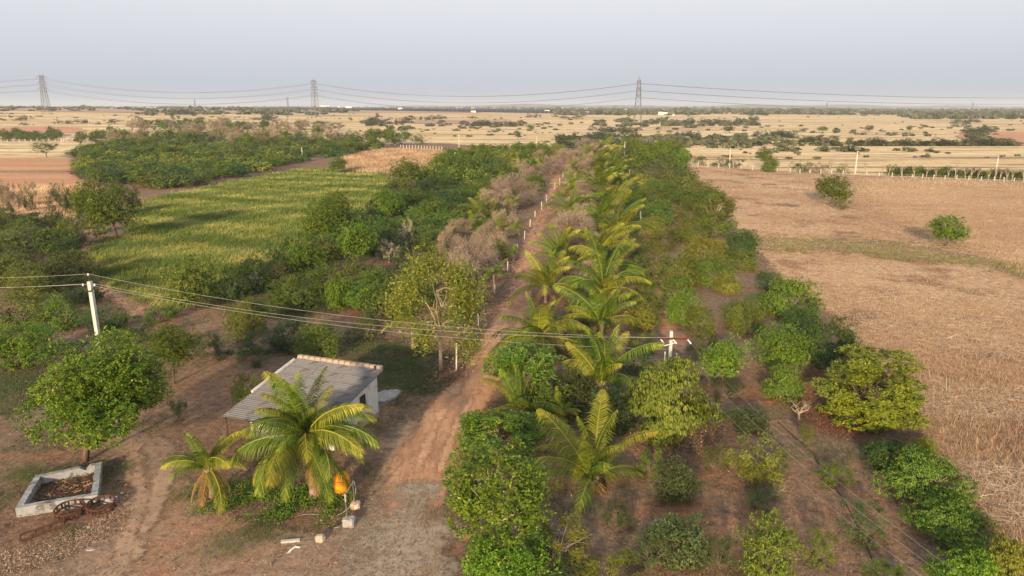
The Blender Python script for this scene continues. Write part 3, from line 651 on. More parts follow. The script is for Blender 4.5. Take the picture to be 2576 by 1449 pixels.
A('mango_tree', 'mango', 1, L_rust, (700, 655, 730, 90), 'olive brown bush between the two dark hedge trees')
A('neem_tree', 'neem', 1, L_neem, (770, 602, 700, 110), 'loose green tree beside the dark hedge at mid field')
A('shrub', 'sparse', 1, L_olive, (880, 640, 740, 80), 'thin olive bush with bare stems near the white flowering tree', cat='bush')
A('shrub', 'sparse', 1, L_grey, (955, 700, 800, 110), 'grey green thicket left of the half bare roadside tree', cat='bush')
A('shrub', 'sparse', 1, L_rust, (915, 770, 860, 110), 'brownish low bush below the power lines near the road', cat='bush')
A('mango_tree', 'mango', 1, L_yell, (1005, 730, 800, 60), 'yellow green bush at the foot of the half bare tree')
hedge = [(520, 735, 775, 60), (580, 672, 758, 95), (640, 645, 740, 95), (690, 620, 705, 90), (735, 598, 680, 80), (780, 588, 655, 75), (880, 528, 615, 80), (920, 520, 580, 70), (900, 560, 620, 60),
         (965, 480, 545, 60), (1000, 455, 520, 75), (1045, 452, 505, 62), (945, 500, 560, 50)]
for i, b in enumerate(hedge):
    A('mango_tree', 'mango', 1, L_dark, b, 'dark mango tree in the hedge row along the near edge of the green field', group='dark mango hedge along the green field')
A('neem_tree', 'neem', 0, L_neem, (815, 498, 605, 128), 'big dark neem tree on the near side of the green field', (780, 622))
A('neem_tree', 'neem', 1, L_neem, (850, 478, 560, 84), 'second neem crown just behind the big mid field neem', (850, 585))
A('neem_tree', 'neem', 1, L_neem, (1024, 398, 462, 92), 'perfectly round green tree between dry grass and orchard', (1030, 478))
A('mango_tree', 'mango', 1, L_olive, (1002, 448, 520, 84), 'yellow tipped mango just below the round tree')
A('neem_tree', 'neem', 1, L_neem, (1107, 384, 440, 56), 'dark round tree right of the golden dry grass')
A('neem_tree', 'neem', 1, L_neem, (850, 394, 428, 50), 'small round tree standing alone at the far end of the green field', (851, 437))
A('dry_tree', 'leafydry', 0, L_olive, (1098, 638, 862, 228), 'large half bare roadside tree with curled yellow green leaves', (1110, 934), seed=5)
for b, tk_, lab in [((1022, 550, 618, 46), (1022, 628), 'pale tree with cream leaf clusters, the taller of two'), ((978, 600, 655, 60), (978, 662), 'pale twiggy tree with cream tips, the lower of two')]:
    A('dry_tree', 'sparse', 1, L_cream, b, lab, trunk=tk_, tk='tall', bark=B_pale)
# --- dry leafless crowns along the road
dry = [((1198, 598, 700, 125), None, 'l'), ((1228, 560, 640, 95), None, 'l'), ((1298, 442, 520, 122), None, 'l'), ((1268, 528, 575, 62), None, 'l'), ((1388, 398, 440, 78), None, 'l'), ((1412, 375, 412, 60), None, 'l'),
       ((1170, 640, 720, 90), None, 'l'), ((1245, 590, 655, 80), None, 'l'), ((1255, 478, 540, 80), None, 'l'), ((1335, 425, 470, 60), None, 'l'), ((1150, 680, 755, 100), None, 'l'), ((1360, 380, 418, 60), None, 'l'),
       ((1478, 512, 565, 70), None, 'r'), ((1428, 600, 665, 78), None, 'r'), ((1475, 350, 385, 60), None, 'r'), ((1448, 428, 468, 56), None, 'r'),
       ((1440, 535, 628, 112), None, 'r'), ((1462, 480, 535, 75), None, 'r'), ((1462, 404, 448, 72), None, 'r'), ((1450, 590, 660, 90), None, 'r'), ((1478, 452, 492, 62), None, 'r'), ((1495, 362, 400, 55), None, 'r')]
for i, (b, tk_, sd_) in enumerate(dry):
    big = b[3] > 90
    A('dry_tree', 'dry', 0 if big else 1, L_pink if i % 2 == 0 else L_brown, b, 'leafless pinkish brown tree crown on the ' + ('left' if sd_ == 'l' else 'right') + ' side of the dirt road', trunk=tk_,
      group='bare brown trees ' + ('left' if sd_ == 'l' else 'right') + ' of the dirt road', bark=B_grey)
A('shrub', 'sparse', 0, L_rust, (1470, 800, 880, 90), 'brown twiggy undergrowth between the two palm columns', cat='bush')
A('shrub', 'sparse', 1, L_rust, (1440, 690, 760, 80), 'dry brown undergrowth behind the second roadside palm', cat='bush')
A('neem_tree', 'neem', 1, L_neem, (1350, 435, 485, 60), 'green tree right of the big bare crown by the road')
A('mango_tree', 'mango', 1, L_yell, (1395, 362, 395, 62), 'yellow green tree at the far end of the road')
A('neem_tree', 'neem', 2, L_grey, (1418, 340, 372, 58), 'grey green tree over the far end of the road')
# --- broad leaved trees right of the road
A('broadleaf_tree', 'broad', 0, L_bright, (1262, 1120, 1345, 285), 'big glossy broad leaved tree at the right edge of the dust', (1257, 1424), seed=1)
A('broadleaf_tree', 'broad', 0, L_bright, (1250, 1022, 1160, 235), 'darker broad leaved tree overhanging the road behind the glossy one', seed=2)
A('broadleaf_tree', 'broad', 0, L_bright, (1308, 858, 960, 190), 'small leaved bright tree under the tall palm by the road', (1330, 1010), seed=4)
A('broadleaf_tree', 'broad', 0, L_bright, (1275, 1330, 1500, 220), 'low broad leaved bush at the bottom edge below the glossy tree', seed=6)
A('broadleaf_tree', 'broad', 0, L_mango, (1370, 950, 1060, 130), 'dark leafy undergrowth between the two palm columns near the front', seed=8)
A('shrub', 'sparse', 0, L_yell, (1410, 1290, 1420, 185), 'pale twiggy bush with few yellow leaves', cat='bush', bark=B_pale)
A('shrub', 'sparse', 0, L_yell, (1535, 1375, 1500, 190), 'yellow leaved bush at the bottom edge', cat='bush')
A('shrub', 'sparse', 0, L_grey, (1390, 1370, 1480, 190), 'dull green bush at the bottom edge beside the broad leaved tree', cat='bush')
A('shrub', 'neem', 1, L_grey, (1452, 942, 1045, 120), 'olive grey bush left of the leaning front palm', cat='bush', tk='bushy', bark=B_grey)
A('shrub', 'neem', 1, L_grey, (1545, 965, 1085, 130), 'grey green bush left of the huge olive mango', cat='bush', tk='bushy', bark=B_grey)
A('shrub', 'sparse', 0, L_grey, (1500, 1045, 1110, 100), 'dull grey bush behind the front palm fronds', cat='bush')
A('mango_tree', 'hang', 0, L_olive, (1682, 892, 1108, 208), 'huge dense olive mango tree in front of the twin wire pole', seed=1)
A('mango_tree', 'mango', 1, L_dark, (1598, 878, 940, 90), 'dark mango tree half hidden behind the huge olive mango')
A('shrub', 'sparse', 1, L_olive, (1620, 830, 890, 90), 'loose bush left of the twin wire pole', cat='bush')
A('mango_tree', 'mango', 1, L_yell, (1612, 765, 832, 92), 'yellow tipped bush right of the palm column')
A('shrub', 'sparse', 1, L_mango, (1618, 690, 758, 75), 'thin green bush beside the orchard track', cat='bush')
A('mango_tree', 'mango', 1, L_rust, (1612, 640, 700, 72), 'brownish round bush left of the bare orchard track')
A('mango_tree', 'mango', 1, L_rust, (1600, 585, 645, 66), 'olive brown bush left of the pale leaning pole')
A('mango_tree', 'mango', 1, L_dark, (1585, 540, 595, 50), 'dark bush beside the palm column at mid road')
# --- right orchard
RO = [((1668, 572, 632, 84), L_olive, 'yellow green round mango right of the pale pole'), ((1742, 545, 612, 105), L_olive, 'mid orchard mango beside the tall forked tree'),
      ((1868, 572, 655, 92), L_dark, 'dark round mango at the stubble field edge'), ((1866, 628, 682, 82), L_olive, 'light mango in front of the dark round one'),
      ((1776, 590, 668, 112), L_yell, 'bright yellow green mango below the tall forked tree'), ((1702, 632, 728, 122), L_olive, 'broad olive mango right of the reddish track'),
      ((1792, 645, 722, 118), L_mango, 'mid green mango behind the small pale one'), ((1832, 682, 742, 68), L_yell, 'small pale green mango in the right orchard'),
      ((1725, 728, 822, 94), L_bright, 'bright green narrow mango beside the bare track'), ((1935, 682, 735, 70), L_dark, 'dark mango behind the big two toned one'),
      ((1985, 697, 802, 142), L_mango, 'big two toned mango at the stubble field corner'), ((1868, 755, 832, 112), L_olive, 'spreading olive mango left of the big two toned one'),
      ((1655, 450, 500, 90), L_mango, 'green mango near the far right orchard corner'), ((1650, 515, 570, 90), L_mango, 'green mango beyond the pale pole')]
RO += [((1760, 770, 850, 80), L_olive, 'loose olive mango between the bare track and the spreading one'), ((1700, 690, 760, 70), L_mango, 'small green mango on the right of the bare track'),
       ((1640, 545, 600, 64), L_yell, 'yellow green mango right behind the pale pole foot'), ((2010, 770, 845, 90), L_dark, 'dark mango in front of the big two toned one'), ((1900, 735, 790, 60), L_mango, 'green mango filling the gap before the two toned one')]
for b, m, lab in RO: A('mango_tree', 'hang' if b[3] > 130 else 'mango', 0 if b[3] > 90 else 1, m, b, lab)
A('neem_tree', 'neem', 0, L_bright, (1966, 808, 935, 142), 'bright round tree with orange trunk showing beneath', (1968, 945), bark=B_orange)
A('mango_tree', 'hang', 0, L_mango, (1965, 915, 1012, 96), 'leafy mango at the foot of the orange trunked tree')
A('mango_tree', 'mango', 0, L_dark, (2082, 795, 945, 135), 'large dark mango tree against the stubble')
A('neem_tree', 'layer', 0, L_feath, (2192, 864, 1082, 258), 'wide feathery tree with layered yellow green sprays', seed=1)
A('neem_tree', 'neem', 1, L_bright, (1820, 842, 950, 118), 'airy fresh green tree right of the twin wire pole', (1818, 968))
A('shrub', 'sparse', 0, L_rust, (1770, 825, 905, 85), 'twiggy yellow brown bush behind the airy tree', cat='bush')
A('shrub', 'sparse', 0, L_mango, (1890, 770, 850, 60), 'small loose green bush between two mangoes', cat='bush')
A('shrub', 'neem', 1, L_grey, (1880, 1010, 1090, 115), 'grey green leafy bush under the sagging wires', cat='bush', tk='bushy', bark=B_grey)
A('shrub', 'sparse', 0, L_grey, (1830, 950, 1010, 90), 'small dull bush below the airy fresh green tree', cat='bush')
A('shrub', 'sparse', 0, L_yell, (1908, 1092, 1222, 165), 'yellow tipped bush with bare pale stems', cat='bush')
A('shrub', 'sparse', 0, L_bright, (2097, 1155, 1225, 100), 'small bright green bush with a flat top on bare soil', cat='bush')
A('shrub', 'sparse', 0, L_olive, (2032, 1062, 1128, 45), 'tiny olive bush under the overhead wires', cat='bush')
A('mango_tree', 'hang', 0, L_dark, (2232, 1098, 1180, 120), 'dark leaning mango left of the fruiting one')
A('mango_tree', 'hang', 0, L_mango, (2328, 1128, 1268, 205), 'dark fruiting mango tree at the stubble edge', seed=2)
A('mango_tree', 'hang', 0, L_mango, (2388, 1238, 1372, 200), 'yellow tipped mango in front of the fruiting tree', seed=3)
A('shrub', 'neem', 1, L_feath, (2328, 1095, 1142, 62), 'small feathery light bush on the stubble edge', cat='bush')
A('shrub', 'sparse', 0, L_grey, (2170, 1258, 1365, 125), 'thin grey green bush right of the black drip hose', cat='bush')
A('shrub', 'sparse', 0, L_mango, (2225, 1395, 1475, 110), 'small bush at the bottom edge, right of the drip hose', cat='bush')
A('mango_tree', 'hang', 0, L_bright, (2440, 1368, 1520, 180), 'bright mango at the bottom right, left one of two', seed=1)
A('mango_tree', 'hang', 0, L_yell, (2545, 1358, 1520, 160), 'yellowish mango in the bottom right corner', seed=2)
A('shrub', 'neem', 1, L_grey, (1700, 1150, 1270, 120), 'dull leafy bush right of the front palm', cat='bush', tk='bushy', bark=B_grey)
A('shrub', 'neem', 1, L_grey, (1705, 1275, 1430, 175), 'large dark loose bush near the bottom, right of the front palm', cat='bush', tk='bushy', bark=B_grey)
A('shrub', 'neem', 1, L_olive, (1932, 1290, 1460, 150), 'loose olive bush at the bottom of the right orchard', cat='bush', tk='bushy', bark=B_grey)
A('shrub', 'sparse', 0, L_grey, (1920, 1225, 1300, 90), 'grey brushwood behind the loose olive bush', cat='bush')
for b, m, lab in [((1790, 1010, 1075, 70), L_grey, 'thin scrub left of the sagging wires'), ((1960, 1120, 1190, 60), L_rust, 'brown brushwood right of the yellow tipped bush'), ((1800, 1120, 1190, 70), L_rust, 'low brown brush between the huge mango and the wires'),
                  ((1640, 1330, 1440, 110), L_grey, 'dull scrub at the bottom, right of the yellow leaved bush'), ((1815, 1340, 1440, 90), L_grey, 'grey scrub between the two large bottom bushes'), ((2060, 1330, 1420, 90), L_olive, 'sparse olive scrub left of the drip hose bottom'),
                  ((1640, 1120, 1200, 80), L_mango, 'small green bush behind the front palm at right'), ((1560, 1250, 1330, 90), L_grey, 'dull scrub under the front palm fronds'), ((2130, 1010, 1070, 60), L_olive, 'small olive bush at the foot of the feathery tree'),
                  ((1890, 1150, 1240, 90), L_yell, 'second yellow tipped bush just in front of the first'), ((1820, 890, 960, 70), L_grey, 'dull bush hugging the airy fresh green tree')]:
    A('shrub', 'sparse', 0, m, b, lab, cat='bush')
# tall forked tree, field trees
A('neem_tree', 'sparse', 1, L_olive, (1800, 472, 556, 112), 'tall tree with a pale forked trunk in the right orchard', (1793, 592), tk='tall', bark=B_pale)
A('neem_tree', 'neem', 1, L_neem, (2098, 438, 504, 94), 'round dark green tree alone in the stubble, the farther one', (2092, 514))
A('neem_tree', 'neem', 1, L_neem, (2388, 538, 608, 98), 'round green tree alone in the stubble, the nearer one', (2382, 620))
A('neem_tree', 'neem', 1, L_neem, (1925, 368, 408, 44), 'taller green tree behind the far fence', (1922, 424))
A('neem_tree', 'neem', 1, L_neem, (1938, 394, 434, 44), 'round green tree in front of the far fence')
A('shrub', 'sparse', 2, L_rust, (2120, 500, 530, 44), 'dry scrub below the farther field tree', cat='bush')

# --- trees that stand too close together to tell apart: whole blocks of orchard
def block(poly, step, choices, group, label, seed, n_max=300, size=(4.2, 6.5), hgt=(2.6, 4.4), lvl=None, rowdir=R(6), mass=None, mass_from=0):
    g = random.Random(seed)
    pts = [P(x, y) for x, y in poly]; gp = [(p.x, p.y) for p in pts]
    cx = sum(p[0] for p in gp) / len(gp); cy = sum(p[1] for p in gp) / len(gp); rr = max(math.hypot(p[0] - cx, p[1] - cy) for p in gp)
    n = int(rr / step) + 1; sp_ = []
    dx, dy = (math.cos(rowdir), -math.sin(rowdir)), (math.sin(rowdir), math.cos(rowdir))
    for i in range(-n, n + 1):
        for j in range(-n, n + 1):
            x = cx + dx[0] * i * step + dy[0] * j * step + g.uniform(-.28, .28) * step; y = cy + dx[1] * i * step + dy[1] * j * step + g.uniform(-.28, .28) * step
            if inpoly(x, y, gp): sp_.append((y, x))
    sp_.sort(); 
    for y, x in sp_[:n_max]:
        nm, st, mt, w = g.choices(choices, [c[3] for c in choices])[0]
        r = math.hypot(x, y); lv = lvl if lvl is not None else (1 if r < 170 else 2)
        if (st, lv) not in LIB: lv = 1 if lv == 2 else 0
        me = g.choice(LIB[(st, lv)]); z = Tz(x, y)
        if mass is not None and st == 'mango' and y > mass_from:
            mass.append((g.choice(LIB[('mango', 3)]), x, y, z, g.uniform(*size) / 2, g.uniform(*hgt), g.uniform(0, 6.28))); continue
        if len(me.materials) == 0: me.materials.append(mt)
        k, bk = STY[st]; tall = k == 'tall' or nm == 'dry_tree'
        a = g.uniform(*size) / 2; hh = g.uniform(*hgt) * (1.3 if tall else 1.0); c = hh * (0.38 if tall else 0.47); zc = hh - c
        t = empty(nm, (x, y, z)); tag(t, label.format(k={'mango': 'dense round mango', 'neem': 'taller loose green', 'sparse': 'thin leaved straggly', 'dry': 'leafless brown'}[st]), 'tree', group.format(k={'mango': 'mango', 'neem': 'taller green', 'sparse': 'straggly', 'dry': 'leafless'}[st]))
        rz = g.uniform(0, 6.28)
        cr = link('crown', me, t, (0, 0, zc), mt); cr.scale = (a, a * g.uniform(0.85, 1.1), c); cr.rotation_euler = (0, 0, rz)
        tm = g.choice(TRUNKS[k])
        if len(tm.materials) == 0: tm.materials.append(bk)
        tr = link('trunk', tm, t, (0, 0, 0), bk); tr.scale = (a * .9, a * .9, zc); tr.rotation_euler = (0, 0, rz)
MG, MD, MO, MR = ('mango_tree', 'mango', L_mango), ('mango_tree', 'mango', L_dark), ('mango_tree', 'mango', L_olive), ('mango_tree', 'mango', L_rust)
NG, SG, SO, DB = ('neem_tree', 'neem', L_neem), ('sparse_tree', 'sparse', L_grey), ('sparse_tree', 'sparse', L_olive), ('dry_tree', 'dry', L_brown)
YG = ('mango_tree', 'mango', L_yell)
w_ = lambda *cs: [(c[0][0], c[0][1], c[0][2], c[1]) for c in cs]
MASS = []
# middle orchard between the green field and the road
block([(1075, 460), (1180, 420), (1330, 392), (1375, 400), (1290, 480), (1215, 560), (1150, 620), (1060, 650), (960, 690), (830, 700), (760, 690), (850, 620), (960, 570), (1020, 520)], 6.0,
      w_((MG, 4), (MD, 2.5), (MO, 2), (NG, 3), (SG, 1.2)), '{k} trees in the middle orchard', '{k} tree in the orchard between the green field and the dirt road', 3, 300, (5.2, 7.2), (2.8, 5.2), mass=MASS, mass_from=170)
block([(1080, 440), (1120, 400), (1260, 372), (1380, 378), (1380, 400), (1180, 430)], 6.5, w_((MG, 3), (NG, 3), (SO, 2), (MR, 1)), '{k} trees at the far end of the middle orchard',
      '{k} tree at the far end of the middle orchard', 5, 60, (5, 7), (3.2, 5.2), mass=MASS)
block([(800, 705), (960, 695), (1060, 655), (1130, 645), (1050, 760), (970, 850), (880, 850), (830, 790)], 5.4, w_((MR, 2), (SG, 2), (MG, 2), (MO, 1), (NG, 1)), '{k} trees at the near end of the middle orchard',
      '{k} tree at the near end of the middle orchard', 4, 40, (4.2, 6.2), (2.4, 3.8))
block([(1590, 590), (1612, 590), (1632, 700), (1642, 830), (1610, 850), (1595, 720)], 4.2, w_((MR, 2), (MG, 2), (SO, 2), (MO, 1)), '{k} bushes between the palm column and the bare track', '{k} tree between the palm column and the bare track', 6, 30, (3.0, 4.4), (2.0, 3.2))
block([(1400, 800), (1470, 780), (1490, 900), (1560, 960), (1540, 1100), (1420, 1090), (1400, 960)], 3.6, w_((MR, 1), (MG, 2), (SO, 2), (SG, 2)), '{k} undergrowth between the front palms', '{k} tree among the front palms right of the road', 8, 34, (2.4, 3.6), (1.5, 2.6))
# left orchard beyond the green field
block([(190, 425), (330, 405), (560, 425), (700, 405), (790, 405), (640, 438), (480, 470), (380, 482), (340, 470), (230, 460)], 5.6, w_((MG, 3), (MD, 4), (MO, 1.5), (NG, 1)),
      '{k} trees at the near edge of the left orchard', '{k} tree at the near edge of the orchard beyond the green field', 9, 130, (5.6, 7.6), (3.0, 4.4), mass=MASS, mass_from=215)
block([(190, 385), (340, 378), (480, 378), (700, 370), (880, 365), (960, 372), (860, 395), (700, 402), (560, 420), (330, 402), (190, 420)], 7.0, w_((MG, 4), (NG, 3), (MR, 2), (MO, 2), (SG, 1.5)),
      '{k} trees in the depth of the left orchard', '{k} tree deep in the orchard beyond the green field', 11, 230, (6.2, 8.8), (3.2, 4.8), mass=MASS)
block([(210, 352), (330, 335), (420, 348), (600, 340), (860, 338), (1000, 352), (1080, 362), (960, 368), (800, 364), (620, 378), (420, 376), (330, 374), (200, 378)], 11.0, w_((NG, 3), (SG, 3), (DB, 2), (SO, 2)),
      '{k} trees at the far edge of the left orchard', '{k} tree at the far edge of the left orchard', 13, 100, (7, 10), (4.5, 7.0))
block([(330, 318), (480, 315), (700, 322), (850, 322), (860, 334), (700, 334), (480, 338), (330, 332)], 16.0, w_((NG, 3), (SG, 4), (DB, 3)),
      '{k} trees fringing the straw plain', '{k} tree fringing the straw plain beyond the left orchard', 15, 60, (7, 11), (4.5, 7.0))
# left edge rows
block([(-60, 560), (120, 560), (210, 590), (190, 640), (180, 720), (120, 780), (-60, 800)], 5.6, w_((MR, 4), (MO, 3), (MD, 2), (SG, 2)), '{k} trees left of the red path', '{k} tree among the rows left of the red path', 17, 60, (4.2, 5.8), (2.4, 3.4))
block([(-60, 505), (100, 500), (180, 500), (215, 540), (100, 545), (-60, 545)], 6.0, w_((SG, 3), (SO, 1), (DB, 2)), '{k} saplings in the dry grass strip', '{k} sapling in the strip of dry grass at left', 18, 18, (2.0, 3.2), (3.0, 5.0))
# right orchard rows and the far thicket
block([(1600, 455), (1710, 455), (1800, 500), (1840, 560), (1800, 600), (1640, 560), (1625, 500)], 6.8, w_((MG, 3), (MO, 4), (YG, 1.5), (NG, 1.5)), '{k} trees in the far right orchard', '{k} tree in the orchard along the left border of the stubble field', 19, 80, (5.2, 6.8), (2.9, 4.3))
block([(1560, 385), (1690, 390), (1722, 412), (1715, 450), (1600, 452), (1560, 420)], 5.6, w_((NG, 5), (SG, 4), (SO, 2), (MR, 1)), '{k} trees in the tall thicket', '{k} tree in the tall thicket where the far fence begins', 21, 70, (4, 6), (4.4, 6.6))
block([(1545, 400), (1575, 400), (1600, 500), (1610, 640), (1590, 640), (1565, 520)], 4.5, w_((MD, 2), (MG, 3), (NG, 1.5)), '{k} trees beside the right palm column', '{k} tree pressed against the right side of the palm column', 23, 40, (3.4, 4.8), (2.6, 4.0))
block([(1140, 620), (1200, 560), (1270, 480), (1315, 440), (1330, 440), (1290, 520), (1245, 600), (1170, 690), (1110, 690)], 5.2, w_((MR, 2), (DB, 3), (SO, 2), (MG, 1)), '{k} trees along the left road verge', '{k} tree under the bare crowns left of the dirt road', 25, 50, (3.6, 5.0), (2.4, 4.0))
block([(1440, 640), (1450, 540), (1460, 440), (1470, 400), (1500, 400), (1500, 520), (1490, 640), (1450, 800)], 5.0, w_((MR, 3), (SO, 3), (DB, 3)), '{k} trees between the palm columns', '{k} tree growing between the two palm columns right of the road', 27, 50, (4.2, 6.0), (2.4, 3.8))

def canopy(M_):
    V = []; T = []; S_ = []
    for me, x, y, z, a, hh, rz in M_:
        n = len(me.vertices); co = np.empty(n * 3, np.float32); me.vertices.foreach_get('co', co); co = co.reshape(-1, 3); ti = np.empty(n // 4, np.float32); me.attributes['tint'].data.foreach_get('value', ti)
        c, s = math.cos(rz), math.sin(rz); q = co * np.array([a, a, hh * .47]); q = np.stack([q[:, 0] * c - q[:, 1] * s + x, q[:, 0] * s + q[:, 1] * c + y, q[:, 2] + z + hh * .5], 1)
        V.append(q.reshape(-1, 4, 3)); T.append(np.clip(ti + math.sin(x * 5 + y * 3) * .34 + .06, 0, 1))
    me = quads('orchard_canopy', np.concatenate(V), np.concatenate(T)); me.materials.append(L_mango); tag(link('orchard_canopy', me), 'closed canopy of mango trees in the far orchards', kind='stuff')
canopy(MASS)

# --- thorn scrub on the straw plain
def scrub():
    g = random.Random(99); n = 0
    bands = []
    # named clusters (px, py, spread x, spread y, count, size)
    cl = [(2420, 292, 150, 6, 30, 12), (2180, 285, 220, 6, 46, 12), (1900, 288, 120, 5, 14, 11), (1700, 350, 90, 5, 22, 7), (1520, 352, 110, 9, 34, 7), (1810, 312, 110, 5, 18, 8), (1550, 330, 70, 5, 14, 8), (1260, 318, 50, 3, 10, 8),
          (1190, 315, 50, 3, 8, 8), (960, 312, 50, 6, 16, 9), (470, 285, 60, 5, 14, 10), (560, 284, 90, 4, 14, 9), (2230, 370, 110, 5, 18, 6), (2420, 310, 30, 10, 12, 7), (2455, 335, 25, 16, 16, 7), (2460, 372, 60, 10, 16, 7), (2350, 378, 90, 4, 10, 6),
          (2050, 358, 50, 4, 10, 6), (1960, 345, 50, 4, 10, 7), (60, 300, 90, 8, 16, 6), (180, 308, 60, 5, 9, 6), (1400, 296, 90, 4, 14, 8), (700, 300, 60, 5, 10, 8), (1080, 300, 60, 4, 8, 8)]
    spots = []
    for px, py, sx, sy, c, s in cl:
        for _ in range(c): spots.append((g.gauss(px, sx * 0.5), g.gauss(py, sy * 0.5), s * g.uniform(0.6, 1.25)))
    for _ in range(150):
        px = g.uniform(-10, 2586); py = 282 + (g.random() ** 1.6) * 85
        if px < 1350 and py > 316: continue
        spots.append((px, py, g.uniform(2.0, 5.5)))
    spots = [s for s in spots if s[1] > 276 and not (900 > s[0] > 160 and s[1] > 318)]
    g.shuffle(spots); spots.sort(key=lambda s: -(s[2] * (s[1] - 262)))
    grpname = 'thorn bushes scattered over the straw plain'
    for i, (px, py, s) in enumerate(spots[:298]):
        b = P(px, py); me = g.choice(LIB[('thorn', 2)])
        if len(me.materials) == 0: me.materials.append(L_thorn)
        st = g.random()
        o = link('thorn_bush', me, None, (b.x, b.y, b.z + s * 0.2), L_thorn if st < 0.75 else (L_rust if st < 0.9 else L_grey))
        o.scale = (s * 0.72, s * g.uniform(0.5, 0.7), s * g.uniform(0.30, 0.42)); o.rotation_euler = (0, 0, g.uniform(0, 6.28))
        tag(o, 'low grey green thorn bush on the dry straw plain', 'bush', grpname)
    # taller trees out on the plain
    for px, pb, pt, w, sty_, m, lab in [(1727, 287, 271, 16, 'neem', L_neem, 'dark rounded tree on the far edge of the plain right of the pylon'), (1302, 352, 327, 20, 'neem', L_grey, 'lone slender tree on the plain beyond the road end'),
            (1335, 330, 312, 22, 'neem', L_mango, 'dark bushy tree on the plain beyond the road end'), (2474, 330, 312, 10, 'neem', L_dark, 'tiny dark tree on the plain near the right edge'),
            (2138, 362, 344, 18, 'neem', L_mango, 'small green tree on the plain behind the fence'), (2070, 334, 317, 28, 'neem', L_mango, 'dark green tree within the scrub right of centre'),
            (2545, 305, 285, 24, 'neem', L_grey, 'tall grey tree on the plain at the right edge'), (950, 300, 283, 10, 'neem', L_grey, 'thin tree rising from the scrub right of the middle pylon'),
            (1058, 305, 292, 10, 'neem', L_rust, 'brownish small tree on the plain below the white hut'), (288, 313, 299, 32, 'thorn', L_thorn, 'flat topped dark thorn tree on the left plain'),
            (1188, 300, 291, 30, 'thorn', L_thorn, 'wide thorn tree below the solar field'), (2185, 332, 314, 24, 'neem', L_rust, 'brown crowned tree on the right plain'),
            (2288, 332, 315, 16, 'neem', L_rust, 'thin brown tree on the right plain'), (1835, 335, 316, 30, 'neem', L_dark, 'dark feathery tree standing in the scrub right of the pylon'),
            (2228, 378, 356, 16, 'neem', L_mango, 'green tree rising from the scrub line at right'), (2335, 402, 384, 14, 'neem', L_mango, 'little green tree just beyond the fence'),
            (432, 300, 282, 10, 'neem', L_grey, 'small umbrella topped tree on the left plain'), (210, 272, 263, 14, 'neem', L_grey, 'far dark tree on the left skyline'),
            (2515, 366, 345, 70, 'mango', L_neem, 'wide green grove tree near the right frame edge')]:
        A('plain_tree', sty_, 2, m, (px, pt, pb - (pb - pt) * 0.25, w), lab, trunk=(px, pb))
scrub()
def belt(name, spots, mat, m, label, seed, lf=0.30):
    g = np.random.default_rng(seed); V = []; T = []
    for x, y, z, s, hh in spots:
        Q = unit(g.normal(size=(m, 3))) * g.uniform(0.45, 1, (m, 1)); C = Q * np.array([s, s, hh * 0.5]) + np.array([x, y, z + hh * 0.5])
        D = unit(g.normal(size=(m, 3))); S = unit(np.cross(D, g.normal(size=(m, 3)))); L_ = s * lf; L2 = min(L_, hh * .45)
        D = D * np.array([L_, L_, L2]); S = S * np.array([L_, L_, L2]); k = g.uniform(0, .5)
        V.append(np.stack([C - D, C + S, C + D, C - S], 1)); T.append(np.clip(g.uniform(0, .5, m) + k, 0, 1))
    me = quads(name, np.concatenate(V), np.concatenate(T)); me.materials.append(mat); tag(link(name, me), label, kind='stuff')
def belts():
    g = random.Random(5); sp_ = []
    for i in range(1500):
        r = g.uniform(1450, 4600); u = g.uniform(-0.85, 0.85)
        if u < 0 and g.random() < 0.35: continue
        x = u * r; y = math.sqrt(max(r * r - x * x, 1e4)); k = (r / 2500) ** 0.5; tall = 1.9 if g.random() < 0.10 else 1.0
        hh = g.uniform(2.5, 5.5) * k * tall * (1.0 if u < 0 else 1.25); sp_.append((x, y, Tz(x, y), (hh * g.uniform(0.5, .8) if tall > 1 else g.uniform(5, 15) * k), hh))
    belt('distant_woods', sp_, L_grey, 34, 'hazy belt of far trees along the horizon', 5)
    sp_ = []
    def sc(n, x0, x1, y0, y1, s0, s1, h=.42):
        for _ in range(n):
            p = P(g.uniform(x0, x1), g.uniform(y0, y1)); s = g.uniform(s0, s1); sp_.append((p.x, p.y, p.z, s * .8, s * h * g.uniform(.7, 1.3)))
    sc(420, 1690, 2600, 275, 289, 8, 20); sc(140, 1400, 1800, 280, 290, 6, 14); sc(60, 2250, 2600, 288, 300, 6, 14); sc(110, 350, 900, 276, 290, 5, 12); sc(40, -10, 400, 270, 280, 4, 10)
    sc(120, -10, 900, 285, 315, 1.2, 3.2); sc(190, 900, 2600, 292, 345, 1.4, 4.0); sc(150, 1350, 2600, 330, 400, .8, 2.2); sc(110, 1400, 1960, 346, 374, 3, 7.5); sc(50, 1900, 2420, 362, 382, 2.5, 6); sc(60, 1500, 1900, 305, 322, 5, 10); sc(30, 2440, 2500, 320, 376, 3, 6); sc(30, 900, 1400, 306, 330, 3, 7)
    belt('scrub_belt', sp_, L_thorn, 26, 'low grey green scrub scattered and banded over the dry plain', 6, .34)
belts()

